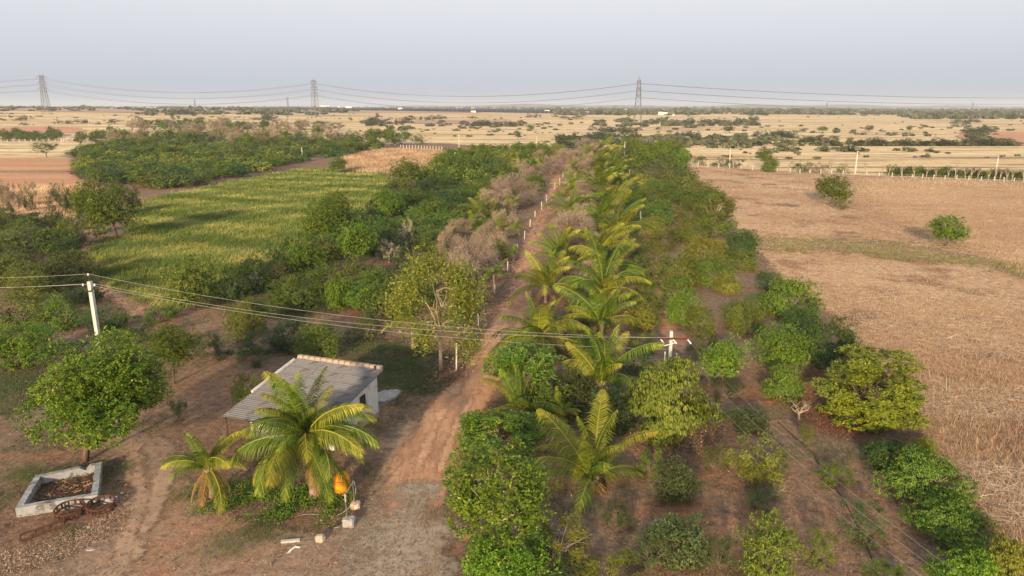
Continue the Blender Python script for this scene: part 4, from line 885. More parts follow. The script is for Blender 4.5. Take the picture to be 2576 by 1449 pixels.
# ================================================================== coconut palms
def frond_mesh(seed, e0, e1, n=46, wid=0.27, drop=0.95, lw=0.0058, nseg=14):
    """unit length frond leaving the origin along +x, rising at e0 and ending at e1"""
    g = random.Random(seed); pts = [Vector((0, 0, 0))]; dirs = []
    side = g.uniform(-0.10, 0.10)
    for i in range(nseg):
        t = (i + 0.5) / nseg; e = e0 + (e1 - e0) * t ** 1.25; yaw = side * t
        d = Vector((math.cos(e) * math.cos(yaw), math.cos(e) * math.sin(yaw), math.sin(e))); dirs.append(d); pts.append(pts[-1] + d / nseg)
    mb = MB(); mb.tube(pts, [0.012 * (1 - 0.85 * i / nseg) + 0.001 for i in range(nseg + 1)], 4, False)
    nv = len(mb.f); tint = [0.75] * nv
    for i in range(n):
        t = 0.10 + 0.90 * (i + 0.5) / n; f = t * nseg; k = min(int(f), nseg - 1); p = pts[k].lerp(pts[k + 1], f - k); d = dirs[k]
        S0 = d.cross(Vector((0, 0, 1))).normalized(); U0 = S0.cross(d).normalized()
        ln = wid * (math.sin(math.pi * min(1, (t * 0.86 + 0.12))) ** 0.6) * g.uniform(0.85, 1.12)
        for s in (-1, 1):
            a = R(62 - 30 * t) + g.uniform(-.08, .08); v = (d * math.cos(a) + S0 * s * math.sin(a) + U0 * 0.18).normalized()
            q1 = p + v * ln * 0.5 + Vector((0, 0, -drop * ln * 0.22)); v2 = (v + Vector((0, 0, -drop * g.uniform(1.0, 1.9)))).normalized(); q2 = q1 + v2 * ln * 0.5
            w = d * lw * g.uniform(0.8, 1.2) + U0 * g.uniform(-1, 1) * lw * .4
            mb.add([p - w * .6, p + w * .6, q1 + w, q1 - w, q2], [(0, 1, 2, 3), (3, 2, 4)]); tt = min(1, max(0, g.uniform(0.1, 0.6) + 0.3 * (t > 0.8))); tint += [tt, tt + 0.08]
    me = mb.mesh('frond'); at = me.attributes.new('tint', 'FLOAT', 'FACE'); at.data.foreach_set('value', tint[:len(me.polygons)]); me.materials.append(L_palm)
    return me
FR = {}
ELEV = {'up': (84, 48), 'high': (70, 5), 'mid': (48, -38), 'out': (28, -58), 'low': (0, -72), 'hang': (-30, -82)}
for k, (a, b) in ELEV.items():
    FR[k] = [frond_mesh(200 + i * 7 + len(k), R(a + i * 4), R(b + i * 6), 74 if k != 'up' else 60) for i in range(2)]
FRS = {k: frond_mesh(300 + len(k), R(a), R(b), 30, 0.28, 0.65, 0.012, 8) for k, (a, b) in ELEV.items()}
def palm(px, py, rpx, bpx, bpy, label, n=16, kinds=None, seed=1, group=None, trunk_r=0.14, yellow=0.35, small=False, dry=0, cat='palm', reach=1.28):
    """px,py growing point; rpx frond reach; bpx,bpy foot of the trunk"""
    base = P(bpx, bpy); dr = ray(px, py); y = base.y; zc = max(0.35, H + dr[2] / dr[1] * y); xc = dr[0] / dr[1] * y
    L_ = rpx * depth((xc, y, zc)) / F * reach
    g = random.Random(seed); t = empty('coconut_palm', base); tag(t, label, cat, group)
    top = Vector((xc - base.x, 0, zc)); pts = []; rs = []
    for i in range(9):
        f = i / 8; pts.append(Vector((top.x * f ** 1.4, g.uniform(-.03, .03), zc * f))); rs.append(trunk_r * (1.5 - 0.6 * min(1, f * 3)) * (1 - 0.25 * f) * (1.12 if i % 2 else 1))
    MB().tube(pts, rs, 9).build('trunk', B_palm, t, sm=True)
    kinds = kinds or ['up', 'up', 'high', 'high', 'high', 'mid', 'mid', 'mid', 'mid', 'out', 'out', 'out', 'out', 'low', 'low', 'low', 'hang', 'hang']
    for i in range(n):
        k = kinds[i % len(kinds)]; me = FRS[k] if small else FR[k][i % 2]
        m = L_palmy if g.random() < yellow and k in ('mid', 'out', 'low', 'high') else L_palm
        if dry and k in ('low', 'hang') and g.random() < dry: m = L_palmd
        fr = link('frond', me, t, top, m); s = L_ * g.uniform(0.72, 1.15)
        fr.scale = (s, s, s); fr.rotation_euler = (g.uniform(-.4, .4), g.uniform(-.2, .2), 2.39996 * i + g.uniform(-.4, .4))
    if not small and rpx > 80:
        sk = MB(); 
        for i in range(14): a = i * 2.4; sk.tube([top + Vector((math.cos(a) * .05, math.sin(a) * .05, -.35)), top + Vector((math.cos(a) * .16, math.sin(a) * .16, -.05)), top + Vector((math.cos(a) * .34, math.sin(a) * .34, .16))], [.05, .06, .025], 4)
        sk.build('frond_bases', M_brick, t)
        for i in range(2 if rpx < 120 else 4):
            fr = link('frond', FR['hang'][i % 2], t, top, L_palmd); s = L_ * g.uniform(.55, .8); fr.scale = (s, s, s); fr.rotation_euler = (g.uniform(-.3, .3), .15, g.uniform(0, 6.28))
    return t, top
YK = ['up', 'high', 'mid', 'high', 'out', 'high', 'mid', 'up', 'out', 'mid', 'high', 'low']
big, btop = palm(770, 1098, 160, 793, 1252, 'largest coconut palm, spreading over the shed roof', 42, seed=4, trunk_r=0.2, yellow=0.3, reach=1.27, kinds=['up', 'high', 'mid', 'out', 'low', 'mid', 'out', 'high', 'low', 'mid', 'hang', 'out'])
g0 = random.Random(3)
for i in range(7):                                      # dry flower sheaths in the heart of the palm
    a = g0.uniform(-2.6, -0.4) if i < 5 else g0.uniform(0, 6.28); mb = MB(); p = Vector((math.cos(a) * .15, math.sin(a) * .15, -0.05)); q = Vector((math.cos(a) * .55, math.sin(a) * .55, g0.uniform(-.35, .25)))
    mb.tube([p, p.lerp(q, .5) + Vector((0, 0, .08)), q], [.03, .06, .012], 5)
    for j in range(6):
        c_ = p.lerp(q, .6); mb.tube([c_, c_ + Vector((g0.uniform(-.2, .2), g0.uniform(-.25, .1), g0.uniform(-.3, .1)))], [.012, .008], 3)
    mb.build('flower_sheath', M_brick, big, btop)
palm(524, 1178, 122, 535, 1256, 'short coconut palm left of the largest palm', 14, ['up', 'high', 'high', 'high', 'mid', 'mid', 'out', 'mid', 'out', 'out', 'low', 'low'], 9, trunk_r=0.13, yellow=0.3, reach=1.15)
palm(1492, 1205, 150, 1492, 1232, 'young stemless palm in front of the huge olive mango', 15, YK, 12, trunk_r=0.16, reach=1.45)
palm(1308, 1030, 100, 1308, 1065, 'upright young palm rising from the broad leaved trees', 10, ['up', 'up', 'high', 'up', 'high', 'mid', 'high', 'mid', 'out'], 5)
palm(1512, 965, 108, 1512, 1010, 'young palm left of the huge olive mango', 14, YK, 8, reach=1.6)
palm(1355, 850, 112, 1352, 895, 'tall dark palm bunch beside the road near the wires', 18, None, 15, yellow=0.6, reach=1.35)
palm(1512, 812, 88, 1515, 845, 'palm in the right column just above the wires', 14, YK, 16, yellow=0.5, reach=1.6)
palm(1516, 735, 90, 1518, 775, 'broad palm in the right column, second above the wires', 18, None, 18, yellow=0.6, reach=1.75)
palm(1372, 720, 82, 1372, 762, 'yellow green palm in the roadside column above the wires', 16, YK, 19, yellow=0.8, reach=1.4)
palm(1408, 648, 62, 1410, 690, 'upright palm beside the road at mid distance', 14, YK, 20, yellow=0.4, reach=1.6)
palm(1190, 1210, 66, 1205, 1240, 'low yellow palm frond cluster poking out over the road edge', 5, ['high', 'mid', 'mid', 'out', 'high'], 21, yellow=1)
palm(1205, 1350, 62, 1240, 1385, 'orange dry palm leaves under the glossy broad leaved tree', 4, ['out', 'low', 'mid', 'out'], 22, yellow=1, dry=1)
palm(1410, 1045, 60, 1412, 1070, 'half hidden palm between the front palm and the broad leaved trees', 7, ['mid', 'high', 'out', 'mid', 'out'], 23, yellow=1)
palm(1035, 815, 62, 1040, 880, 'drooping yellow palm below the half bare roadside tree', 6, ['out', 'mid', 'low', 'high', 'out'], 24, yellow=1)
palm(1242, 690, 40, 1243, 738, 'small dark palm beside the white road posts', 12, ['high', 'mid', 'mid', 'out', 'low'], 25, yellow=0)
rg = random.Random(44)
rp_ = [(1520, 672, 72), (1524, 622, 64), (1532, 582, 58), (1528, 546, 54), (1534, 512, 50), (1524, 480, 46), (1520, 450, 40), (1516, 424, 34), (1512, 400, 28), (1510, 382, 24), (1520, 365, 20), (1545, 470, 40), (1540, 430, 34), (1500, 430, 32), (1496, 468, 38), (1535, 396, 26), (1492, 398, 26)]
FKD = ['high', 'mid', 'high', 'out', 'mid', 'up', 'mid', 'out', 'high', 'low']
for i, (x, y, r) in enumerate(rp_):
    x += (14, -10, 18, -14, 8, -12, 10, -6, 4, -3, 0, 0, 0, 0, 0, 0, 0)[i]
    palm(x, y, r, x + 1, y + r * 0.5, 'coconut palm in the unbroken far column right of the road', 15 if r > 40 else 11, FKD, 60 + i, 'palms of the far right column', yellow=0.45, small=r < 50, reach=1.75)
for i, (x, y, r) in enumerate([(1434, 528, 46), (1432, 498, 38), (1428, 585, 42), (1444, 470, 32), (1445, 432, 30), (1475, 395, 26), (1452, 615, 40)]):
    palm(x, y, r, x, y + r * 0.5, 'young palm among the bare crowns right of the road', 12, YK, 80 + i, 'palms among bare crowns right of the road', yellow=0.6, small=r < 45, reach=1.5)
for i, (x, y, r) in enumerate([(1210, 535, 46), (1192, 578, 52), (1262, 575, 38), (1228, 515, 34), (1300, 575, 30), (1288, 520, 30), (1362, 420, 22), (1340, 412, 20), (1250, 640, 34), (1292, 640, 30), (1330, 470, 20)]):
    palm(x, y, r, x, y + r * 0.6, 'young palm on the left side of the dirt road', 10, YK, 95 + i, 'palms left of the dirt road', yellow=0.4, small=r < 45)

# ================================================================== the shed
def house():
    hz_ = 3.25; lz = 2.15
    B = P(747, 902, hz_); Rr = P(960, 932, hz_); B.z = 0; Rr.z = 0
    u = (Rr - B).normalized(); v = Vector((u.y, -u.x, 0)); W_ = (Rr - B).length; D_ = 7.3
    M = Matrix(((u.x, v.x, 0), (u.y, v.y, 0), (0, 0, 1)))
    t = empty('farm_shed', (B.x, B.y, 0), math.atan2(u.y, u.x)); tag(t, 'white shed with grey corrugated roof behind the largest palm', 'shed')
    # local: x right along the back wall, -y towards the camera
    def zt(y): return hz_ + (lz - hz_) * (-y / D_)
    s = 0.35; x0, x1, y0, y1 = s, W_ - s, -s, -5.2
    def wall(xa, ya, xb, yb, name='wall', mat=M_white, th=0.23, z0=0.0, top=None):
        a = Vector((xa, ya, 0)); b = Vector((xb, yb, 0)); d = (b - a).normalized(); n_ = Vector((-d.y, d.x, 0)) * th / 2
        za = (top if top else zt(ya) - 0.13); zb = (top if top else zt(yb) - 0.13)
        vs = [a - n_, b - n_, b + n_, a + n_]; vs = [Vector((p.x, p.y, z0)) for p in vs] + [Vector((vs[0].x, vs[0].y, za)), Vector((vs[1].x, vs[1].y, zb)), Vector((vs[2].x, vs[2].y, zb)), Vector((vs[3].x, vs[3].y, za))]
        return MB().add(vs, [(3, 2, 1, 0), (4, 5, 6, 7), (0, 1, 5, 4), (1, 2, 6, 5), (2, 3, 7, 6), (3, 0, 4, 7)]).build(name, mat, t)
    wall(x0, y0, x1 - 0.12, y0); wall(x1, y0 + 0.115, x1, y1 - 0.115); wall(x0, y0 - 0.118, x0, y1 + 0.118)
    # front wall with door opening
    wall(x0 - 0.115, y1, x0 + 2.4, y1); wall(x0 + 3.4, y1, x1 - 0.118, y1)
    MB().box((x0 + 2.9, y1, 0.98), (0.98, 0.06, 1.95)).build('door', M_wood, t)
    wf = MB()
    for dx, dz_, sx, sz in ((0, 0.42, 0.62, 0.07), (0, -0.42, 0.62, 0.07), (-0.28, 0, 0.07, 0.77), (0.28, 0, 0.07, 0.77), (0, 0, 0.04, 0.77)):
        wf.box((x1 + 0.14, -2.1 + dx, 1.85 + dz_), (0.05, sx, sz))
    w = wf.build('window', M_wood, t); MB().box((x1 + 0.125, -2.1, 1.85), (0.02, 0.5, 0.77)).build('pane', M_glass, w)
    # stained plaster band at the foot of the right wall, standing 2 mm proud
    vs = []; fs = []; g = random.Random(2); n = 26
    for k in range(n + 1):
        y = y0 + 0.1 + (y1 - y0 - 0.2) * k / n; h = 0.25 + 0.75 * math.exp(-((k - 9) / 6.0) ** 2) + g.uniform(-.06, .06); vs += [(x1 + 0.119, y, 0.0), (x1 + 0.119, y, h)]
    for k in range(n): a = 2 * k; fs.append((a, a + 2, a + 3, a + 1))
    MB().add(vs, fs).build('stained_plaster', M_stain, t)
    # corrugated sheets: ridges run along the back wall direction
    rows = 7; cols = 3; sl = math.hypot(D_, hz_ - lz); dy = D_ / rows
    npt = 36
    prof = []
    for k in range(npt + 1):
        prof.append((dy * 1.06 * k / npt, 0.055 * math.cos(2 * math.pi * k / 6)))
    mb = MB(); vs = []; L_ = W_ / cols + 0.12
    for off in (0, -0.02):
        for yy, zz in prof:
            vs += [(0, -yy, zz + off - yy * (hz_ - lz) / D_), (L_, -yy, zz + off - yy * (hz_ - lz) / D_)]
    m = (npt + 1) * 2; fs = []
    for k in range(npt): a = 2 * k; fs += [(a, a + 1, a + 3, a + 2), (m + a, m + a + 2, m + a + 3, m + a + 1)]
    fs += [(0, m, m + 1, 1), (m - 2, m - 1, 2 * m - 1, 2 * m - 2)]
    for k in range(npt): a = 2 * k; fs += [(a, a + 2, m + a + 2, m + a), (a + 1, m + a + 1, m + a + 3, a + 3)]
    sm = mb.add(vs, fs).mesh('roof_sheet', False); sm.materials.append(M_sheet); g = random.Random(6)
    for i in range(rows):
        for j in range(cols):
            link('roof_sheet', sm, t, (j * W_ / cols + g.uniform(-.02, .02), -i * dy, hz_ - i * dy * (hz_ - lz) / D_ + 0.016 * ((cols - j) % 2) + 0.02 * (rows - i) / rows))
    for xx in (0.12, W_ * 0.5, W_ - 0.12):
        mb = MB(); mb.tube([(xx, -0.05, hz_ - 0.11), (xx, -D_ + 0.05, lz - 0.11)], 0.05, 6); mb.build('rafter', M_wood, t)
    # brick parapet on the back edge: a course of single bricks with recessed joints
    bm_ = MB().box((0, 0, 0), (0.42, 0.24, 0.13)).mesh('brick'); bm_.materials.append(M_brick); nb = int(W_ / 0.45); g = random.Random(8)
    for k in range(nb):
        for lay in range(2):
            o = link('brick', bm_, t, (0.25 + k * (W_ - 0.5) / (nb - 1) + (0.0 if lay == 0 else 0.04), 0.10 + g.uniform(-.012, .012), hz_ + 0.06 + lay * 0.142 + g.uniform(-.006, .006))); o.rotation_euler = (0, 0, g.uniform(-.02, .02)); o.scale = (g.uniform(.95, 1.02), 1, 1)
    MB().box((W_ / 2, 0.10, hz_ + 0.055), (W_ - 0.1, 0.18, 0.22)).build('parapet_core', M_stain, t)
    # raised gable verge on the left
    MB().tube([(-0.02, -0.25, hz_ + 0.02), (-0.02, -4.6, zt(-4.6) + 0.06)], 0.11, 6).build('verge', M_conc, t)
    for px, py in ((0.12, -D_ + 0.12), (W_ * 0.33, -D_ + 0.12), (W_ * 0.66, -D_ + 0.12), (W_ - 0.12, -D_ + 0.12)):
        MB().tube([(px, py, -0.05), (px, py, lz - 0.1)], 0.06, 6).build('post', M_wood, t)
    MB().tube([(0.05, -D_ + 0.12, lz - 0.08), (W_ - 0.05, -D_ + 0.12, lz - 0.08)], 0.055, 6).build('beam', M_wood, t)
    # dark pole at the back right corner
    p = MB().tube([(0, 0, 0), (0.02, 0, 3.55)], [0.075, 0.06], 7).build('corner_pole', M_wood, None, P(948, 1047)); tag(p, 'dark timber pole at the right corner of the shed', 'pole')
    # sloping stone slab beyond it
    c = P(976, 1004); g = random.Random(4); top = [(-.75, -.62), (-.2, -.75), (.55, -.35), (.85, .35), (.6, .62), (-.4, .6), (-.8, .3)]
    mb = MB(); n = len(top); vs = [(x, y, 0.32 + x * 0.06 + y * 0.22) for x, y in top] + [(x, y, 0.16 + x * 0.06 + y * 0.22) for x, y in top]
    mb.add(vs, [tuple(range(n)), tuple(range(n, 2 * n))[::-1]] + [(i, i + n, (i + 1) % n + n, (i + 1) % n) for i in range(n)])
    o = mb.build('stone_slab', M_slab, None, c); tag(o, 'flat grey stone slab propped beside the right wall of the shed', 'slab')
house()

# ================================================================== whitewashed trough
def trough():
    zt = 0.55
    O = [P(38, 1279, zt), P(88, 1196, zt), P(256, 1161, zt), P(245, 1245, zt)]      # FL, BL, BR, FR outer top corners
    c = sum(O, Vector()) / 4; base = Vector((c.x, c.y, 0)); t = empty('cattle_trough', base); tag(t, 'ruined whitewashed stone trough at the lower left', 'trough')
    th = 0.30
    def side(a, b, z1=zt, name='side_wall', jag=None, nb=12):
        a = Vector((a.x, a.y, 0)) - base; b = Vector((b.x, b.y, 0)) - base; d = (b - a).normalized(); nn = Vector((-d.y, d.x, 0)); 
        if nn.dot(-(a + b) / 2) < 0: nn = -nn
        g = random.Random(int(a.x * 10)); vs = []; fs = []
        for k in range(nb + 1):
            p = a.lerp(b, k / nb); z = z1 + g.uniform(-.02, .02) - (jag if jag and k == nb - 3 else 0); o1 = g.uniform(-.015, .015)
            vs += [p + nn * o1 + Vector((0, 0, -0.05)), p + nn * o1 + Vector((0, 0, z)), p + nn * (th + o1) + Vector((0, 0, z)), p + nn * (th + o1) + Vector((0, 0, -0.05))]
        for k in range(nb):
            q = 4 * k
            for i in range(4): fs.append((q + i, q + (i + 1) % 4, q + 4 + (i + 1) % 4, q + 4 + i))
        fs += [(3, 2, 1, 0), (nb * 4, nb * 4 + 1, nb * 4 + 2, nb * 4 + 3)]
        MB().add(vs, fs).build(name, M_trough, t)
    def off(p, q, e): d = (q - p).normalized() * e; return p + d
    side(O[0], O[3]); side(O[1], O[2], jag=0.22)
    side(off(O[0], O[1], th + 0.01), off(O[1], O[0], th + 0.01)); side(off(O[3], O[2], th + 0.01), off(O[2], O[3], th + 0.01))
    a = O[3]; b = P(287, 1244, zt); side(off(a, b, 0.02), b, 0.30, 'wall_stub', nb=4)
    # rubbish heap inside
    g = np.random.default_rng(3); n = 900; q = g.uniform(0.12, 0.88, (n, 2)); C = np.array([[*(O[0].lerp(O[3], float(a_)).lerp(O[1].lerp(O[2], float(a_)), float(b_)))[:2], 0.10] for a_, b_ in q]); C[:, 2] = g.uniform(0.03, 0.22, n)
    C -= np.array([base.x, base.y, 0])
    D = unit(g.normal(size=(n, 3)) * np.array([1, 1, .25])); S = unit(np.cross(D, g.normal(size=(n, 3)))); Ln = g.uniform(0.06, 0.45, (n, 1)); w = g.uniform(.008, .03, (n, 1))
    me = quads('rubbish_heap', np.stack([C - S * w, C + S * w, C + D * Ln + S * w, C + D * Ln - S * w], 1), g.uniform(0, .8, n)); me.materials.append(L_litter)
    o = link('rubbish_heap', me, None, base); tag(o, 'dry fronds and sticks heaped inside the trough', kind='stuff')
    pts = [O[0].lerp(O[2], .13), O[3].lerp(O[1], .13), O[2].lerp(O[0], .13), O[1].lerp(O[3], .13)]
    mb = MB().add([Vector((p.x, p.y, 0.085)) - base for p in pts], [(0, 1, 2, 3)]); mb.build('trough_floor', M_floor, t)
trough()
def cage_wheel(px, py, rpx, label, seed):
    c = P(px, py + 13); c.z = 0.12; r = rpx * depth(c) / F; g = random.Random(seed); t = empty('cage_wheel', c, g.uniform(0, 1)); t.rotation_euler = (0.06, -0.05, g.uniform(0, 1)); tag(t, label, 'wheel', 'iron cage wheels')
    for z in (0.05, 0.32):
        pts = [(r * math.cos(2 * math.pi * k / 32), r * math.sin(2 * math.pi * k / 32), z) for k in range(33)]; MB().tube(pts, 0.045, 6, False).build('rim', M_rust, t)
    for k in range(14):
        a = 2 * math.pi * k / 14; MB().box((r * math.cos(a), r * math.sin(a), 0.185), (0.07, 0.07, 0.30), Matrix.Rotation(a, 3, 'Z')).build('bar', M_rust, t)
    for k in range(2):
        a = k * math.pi / 2; MB().tube([(-r * .97 * math.cos(a), -r * .97 * math.sin(a), 0.05), (r * .97 * math.cos(a), r * .97 * math.sin(a), 0.05)], 0.02, 5).build('spoke', M_rust, t)
cage_wheel(178, 1283, 33, 'rusty iron cage wheel lying flat, the left of two beside the trough', 1)
cage_wheel(257, 1271, 32, 'rusty iron cage wheel lying flat, the right of two nearer the path', 2)
def ladder_frame():
    a, b, c, d = P(50, 1345, .26), P(163, 1309, .26), P(166, 1323, .17), P(53, 1360, .17); o = a.copy(); o.z = 0; t = empty('iron_frame', o); tag(t, 'rusty ladder shaped iron frame lying below the cage wheels', 'frame')
    for p, q in ((a, b), (d, c)): MB().tube([p - o, q - o], 0.05, 6).build('rail', M_rust, t)
    for f in (0, .33, .66, .97): MB().tube([a.lerp(b, f) - o, d.lerp(c, f) - o], 0.045, 5).build('rung', M_rust, t)
ladder_frame()

# ================================================================== yellow drum, stand pipes, stones
def drum():
    c = P(862, 1243); t = empty('water_drum', c); tag(t, 'yellow plastic water drum under the largest palm', 'water drum'); r = 0.44; z0 = 0.22
    MB().lathe([(r * .86, z0), (r * .93, z0 + .05), (r * .97, z0 + .25), (r, z0 + .27), (r, z0 + .31), (r * .98, z0 + .33), (r * 1.03, z0 + .62), (r * 1.06, z0 + .64), (r * 1.06, z0 + .69), (r * 1.0, z0 + .72), (r * .95, z0 + .80), (r * .62, z0 + .88), (r * .60, z0 + .90)], 26).build('tank_body', M_tank, t, sm=True)
    MB().lathe([(r * .58, z0 + .905), (r * .62, z0 + .92), (r * .62, z0 + 1.0), (r * .5, z0 + 1.03)], 22).build('lid', M_tank, t, sm=True)
    for k in range(4):
        a = k * math.pi / 2 + .4; MB().box((r * .62 * math.cos(a), r * .62 * math.sin(a), z0 / 2 - .005), (.2, .2, z0 - .01)).build('foot_block', M_stone, t)
    ring = [(r * 1.07 * math.cos(2 * math.pi * k / 24), r * 1.07 * math.sin(2 * math.pi * k / 24), z0 + .715) for k in range(25)]
    MB().tube(ring, .012, 4, False).build('hoop', M_iron, t)
drum()
def rock(name, mat, c, size, seed, sq=2.2, label=None, cat='stone', parent=None, group=None):
    g = random.Random(seed); vs = []; fs = []; n = 12; m = 7
    def ex(v_): return math.copysign(abs(v_) ** (2 / sq), v_)
    for i in range(m + 1):
        ph = -math.pi / 2 + math.pi * i / m
        for k in range(n):
            a = 2 * math.pi * k / n; j = 1 + g.uniform(-.09, .09); vs.append((ex(math.cos(ph)) * ex(math.cos(a)) * size[0] / 2 * j, ex(math.cos(ph)) * ex(math.sin(a)) * size[1] / 2 * j, ex(math.sin(ph)) * size[2] / 2 * j + size[2] * .42))
    for i in range(m):
        for k in range(n): fs.append((i * n + k, i * n + (k + 1) % n, (i + 1) * n + (k + 1) % n, (i + 1) * n + k))
    o = MB().add(vs, fs).build(name, mat, parent, c)
    if label: tag(o, label, cat, group)
    return o
def standpipe():
    c = P(877, 1324); t = empty('stand_pipe', c); tag(t, 'grey tap pipe standing in a broken masonry block', 'tap')
    rock('masonry_block', M_slab, (0.02, 0, 0), (.62, .55, .52), 3, 4.5, parent=t)
    top = P(873, 1236, 1.78) - c
    MB().tube([(-0.06, 0.02, .4), (-0.07, 0.02, 1.35)], .03, 7).build('pipe', M_galv, t); MB().tube([(-0.07, 0.02, 1.352), (-0.08, 0.02, 1.75)], .045, 7).build('valve', M_slab, t)
    MB().tube([(-0.08, 0.02, 1.72), (0.1, 0.15, 2.0), (0.28, 0.3, 2.25)], .022, 6).build('elbow_pipe', M_galv, t)
    c2 = P(895, 1279); t2 = empty('pipe_stand', c2); tag(t2, 'thin upright pipe set in a brick coloured stone', 'pipe')
    rock('footing', M_stone, (0, 0, 0), (.52, .48, .40), 7, 4.0, parent=t2); MB().tube([(-.04, 0, .35), (-.08, 0, 1.62)], .022, 6).build('pipe', M_galv, t2)
    pts = [P(890, 1210, 1.9), P(895, 1232, 1.5), P(889, 1258, .9), P(874, 1281, .45), P(845, 1297, .10), P(817, 1296, .05), P(778, 1293, .05), P(750, 1297, .05)]
    sm = []
    for i in range(len(pts) - 1):
        for k in range(6):
            a = pts[max(i - 1, 0)]; b = pts[i]; c_ = pts[i + 1]; d = pts[min(i + 2, len(pts) - 1)]; f = k / 6
            sm.append(0.5 * ((2 * b) + (c_ - a) * f + (2 * a - 5 * b + 4 * c_ - d) * f * f + (3 * b - a - 3 * c_ + d) * f ** 3))
    o = MB().tube([p - sm[0] for p in sm] + [pts[-1] - sm[0]], .013, 6).build('garden_hose', M_hose, None, sm[0]); tag(o, 'pale hose hanging from the tap pipe to the grass', 'hose')
    c3 = P(849, 1330); t3 = empty('hand_pump_part', c3); tag(t3, 'small white elbow pipe lying left of the masonry block', 'pipe')
    MB().tube([(-.18, -.05, .05), (-.02, -.02, .06), (.10, .06, .05)], .04, 7).build('white_elbow', M_porc, t3); MB().tube([(-.02, .05, .04), (.0, .10, .34)], .05, 7).build('dark_socket', M_iron, t3)
standpipe()
rock('rock', M_stone, P(806, 1363), (.48, .42, .42), 11, 2.6, 'pale lump of stone alone in the yard')
s1 = MB().box((0, 0, .10), (.86, .17, .12), Matrix.Rotation(.16, 3, 'Z')).build('concrete_lintel', M_conc, None, P(731, 1366)); tag(s1, 'short grey concrete beam lying in the yard', 'beam')
s2 = MB().tube([(-.15, -.32, .04), (-.05, -.10, .10), (.08, .12, .12), (.28, .16, .05)], [.05, .05, .045, .045], 7).build('bent_pipe', M_porc, None, P(737, 1385)); tag(s2, 'bent white pipe beside the short concrete beam', 'pipe')
rock('flat_stone', M_stone, P(228, 1385), (.50, .30, .12), 15, 2.4, 'flat brown stone at the lower left of the yard')
rock('flat_stone', M_stone, P(238, 1372), (.28, .14, .07), 16, 2.4, 'small pale chip of stone above the flat brown one')
o = MB().tube([P(1955, 1060, .06) - P(1955, 1060), P(2045, 1140, .05) - P(1955, 1060), P(2060, 1170, .04) - P(1955, 1060)], .02, 5).build('drip_hose', M_black, None, P(1955, 1060)); tag(o, 'short black drip hose near the tiny olive bush', 'hose')
pts = [P(x, y, .05) for x, y in ((2098, 1222), (2120, 1255), (2140, 1290), (2158, 1325), (2178, 1370), (2196, 1410), (2212, 1460))]
o = MB().tube([p - pts[0] for p in pts], .025, 5).build('drip_hose', M_black, None, pts[0]); tag(o, 'long black drip hose running down to the bottom edge at right', 'hose')

# ================================================================== electric poles and wires
def catenary(a, b, sag, n=24): return [a.lerp(b, k / n) - Vector((0, 0, sag * 4 * (k / n) * (1 - k / n))) for k in range(n + 1)]
def wire(a, b, sag, label, group, mat=M_wire, r=0.010, name='power_wire', n=24):
    pts = catenary(a, b, sag, n); o = MB().tube([p - a for p in pts], r, 4, False).build(name, mat, None, a); return tag(o, label, 'wire', group)
def left_pole():
    b = P(264, 958); h = ztop(b, 706); t = empty('electric_pole', b); tag(t, 'tall square concrete electric pole left of the red path', 'pole')
    MB().box((0, 0, h / 2 - .1), (.24, .30, h + .1)).build('shaft', M_conc, t)
    pts = [(.42 * math.cos(a), -.18 - .10 * math.sin(a * 1.0), h - .75 + .35 * (math.cos(a) ** 2)) for a in [math.pi * k / 8 for k in range(9)]]
    MB().tube(pts, .05, 6).build('bracket', M_iron, t)
    MB().tube([(0, 0, h - .05), (-.03, 0, h + .35)], .04, 6).build('top_spike', M_iron, t)
    for x, z in ((.42, h - .35), (-.42, h - .35), (-.03, h + .38)): MB().lathe([(.04, 0), (.07, .03), (.05, .08), (.07, .12), (.03, .16)], 8, (x, -.16 if x > 0 or x < -.1 else 0, z)).build('insulator', M_porc, t)
    return [b + Vector((-.03, 0, h + .5)), b + Vector((.42, -.16, h - .2)), b + Vector((-.42, -.16, h - .2))]
LP = left_pole()
def twin_pole():
    b = P(1679, 1000); h = ztop(b, 833); t = empty('electric_pole', b); tag(t, 'twin wire concrete pole with struts behind the huge olive mango', 'pole')
    MB().box((0, 0, h / 2), (.20, .24, h)).build('shaft', M_conc, t)
    MB().box((.18, -.17, h - .5), (1.9, .10, .12)).build('crossarm', M_rust, t)
    MB().tube([(-.55, -.25, h - 1.0), (.3, -.25, h - .75)], .03, 6).build('strut', M_porc, t)
    for x in (-.75, .1, 1.1): MB().tube([(x, -.25, h - .52), (x + .22, -.38, h - .78)], [.03, .05], 7).build('insulator', M_porc, t)
    MB().tube([(-.45, -.3, 0.1), (-.42, -.3, h - 1.4)], .035, 5).build('stay_pipe', M_porc, t)
    MB().tube([(.75, -.4, 0.0), (.38, -.3, h - 1.5)], .04, 5).build('stay_pipe', M_porc, t)
    MB().tube([(1.55, -.45, .3), (1.25, -.45, 1.6)], .04, 5).build('switch_rod', M_porc, t); MB().box((.95, -.42, 1.0), (.8, .05, .06)).build('switch_arm', M_iron, t)
    MB().box((0, 0, h - 1.9), (.30, .30, .06)).build('clamp', M_iron, t)
    return [b + Vector((-.72, -.17, h - .42)), b + Vector((.05, -.17, h - .40)), b + Vector((-.25, -.2, h - 1.25)), b + Vector((1.3, -.4, h - .75)), b + Vector((.5, -.4, h - 1.0)), b + Vector((.3, -.35, h - 1.9))]
TP = twin_pole()
gl, gm, gr = 'wires leaving the left pole', 'wires spanning between the two near poles', 'wires running to the lower right corner'
wire(LP[0], TP[0], 1.0, 'topmost of the three wires spanning the orchard to the twin pole', gm)
wire(LP[1], TP[1], 1.15, 'middle wire of the three spanning the orchard', gm)
wire(LP[2], TP[2], 1.0, 'lowest wire of the three spanning the orchard', gm)
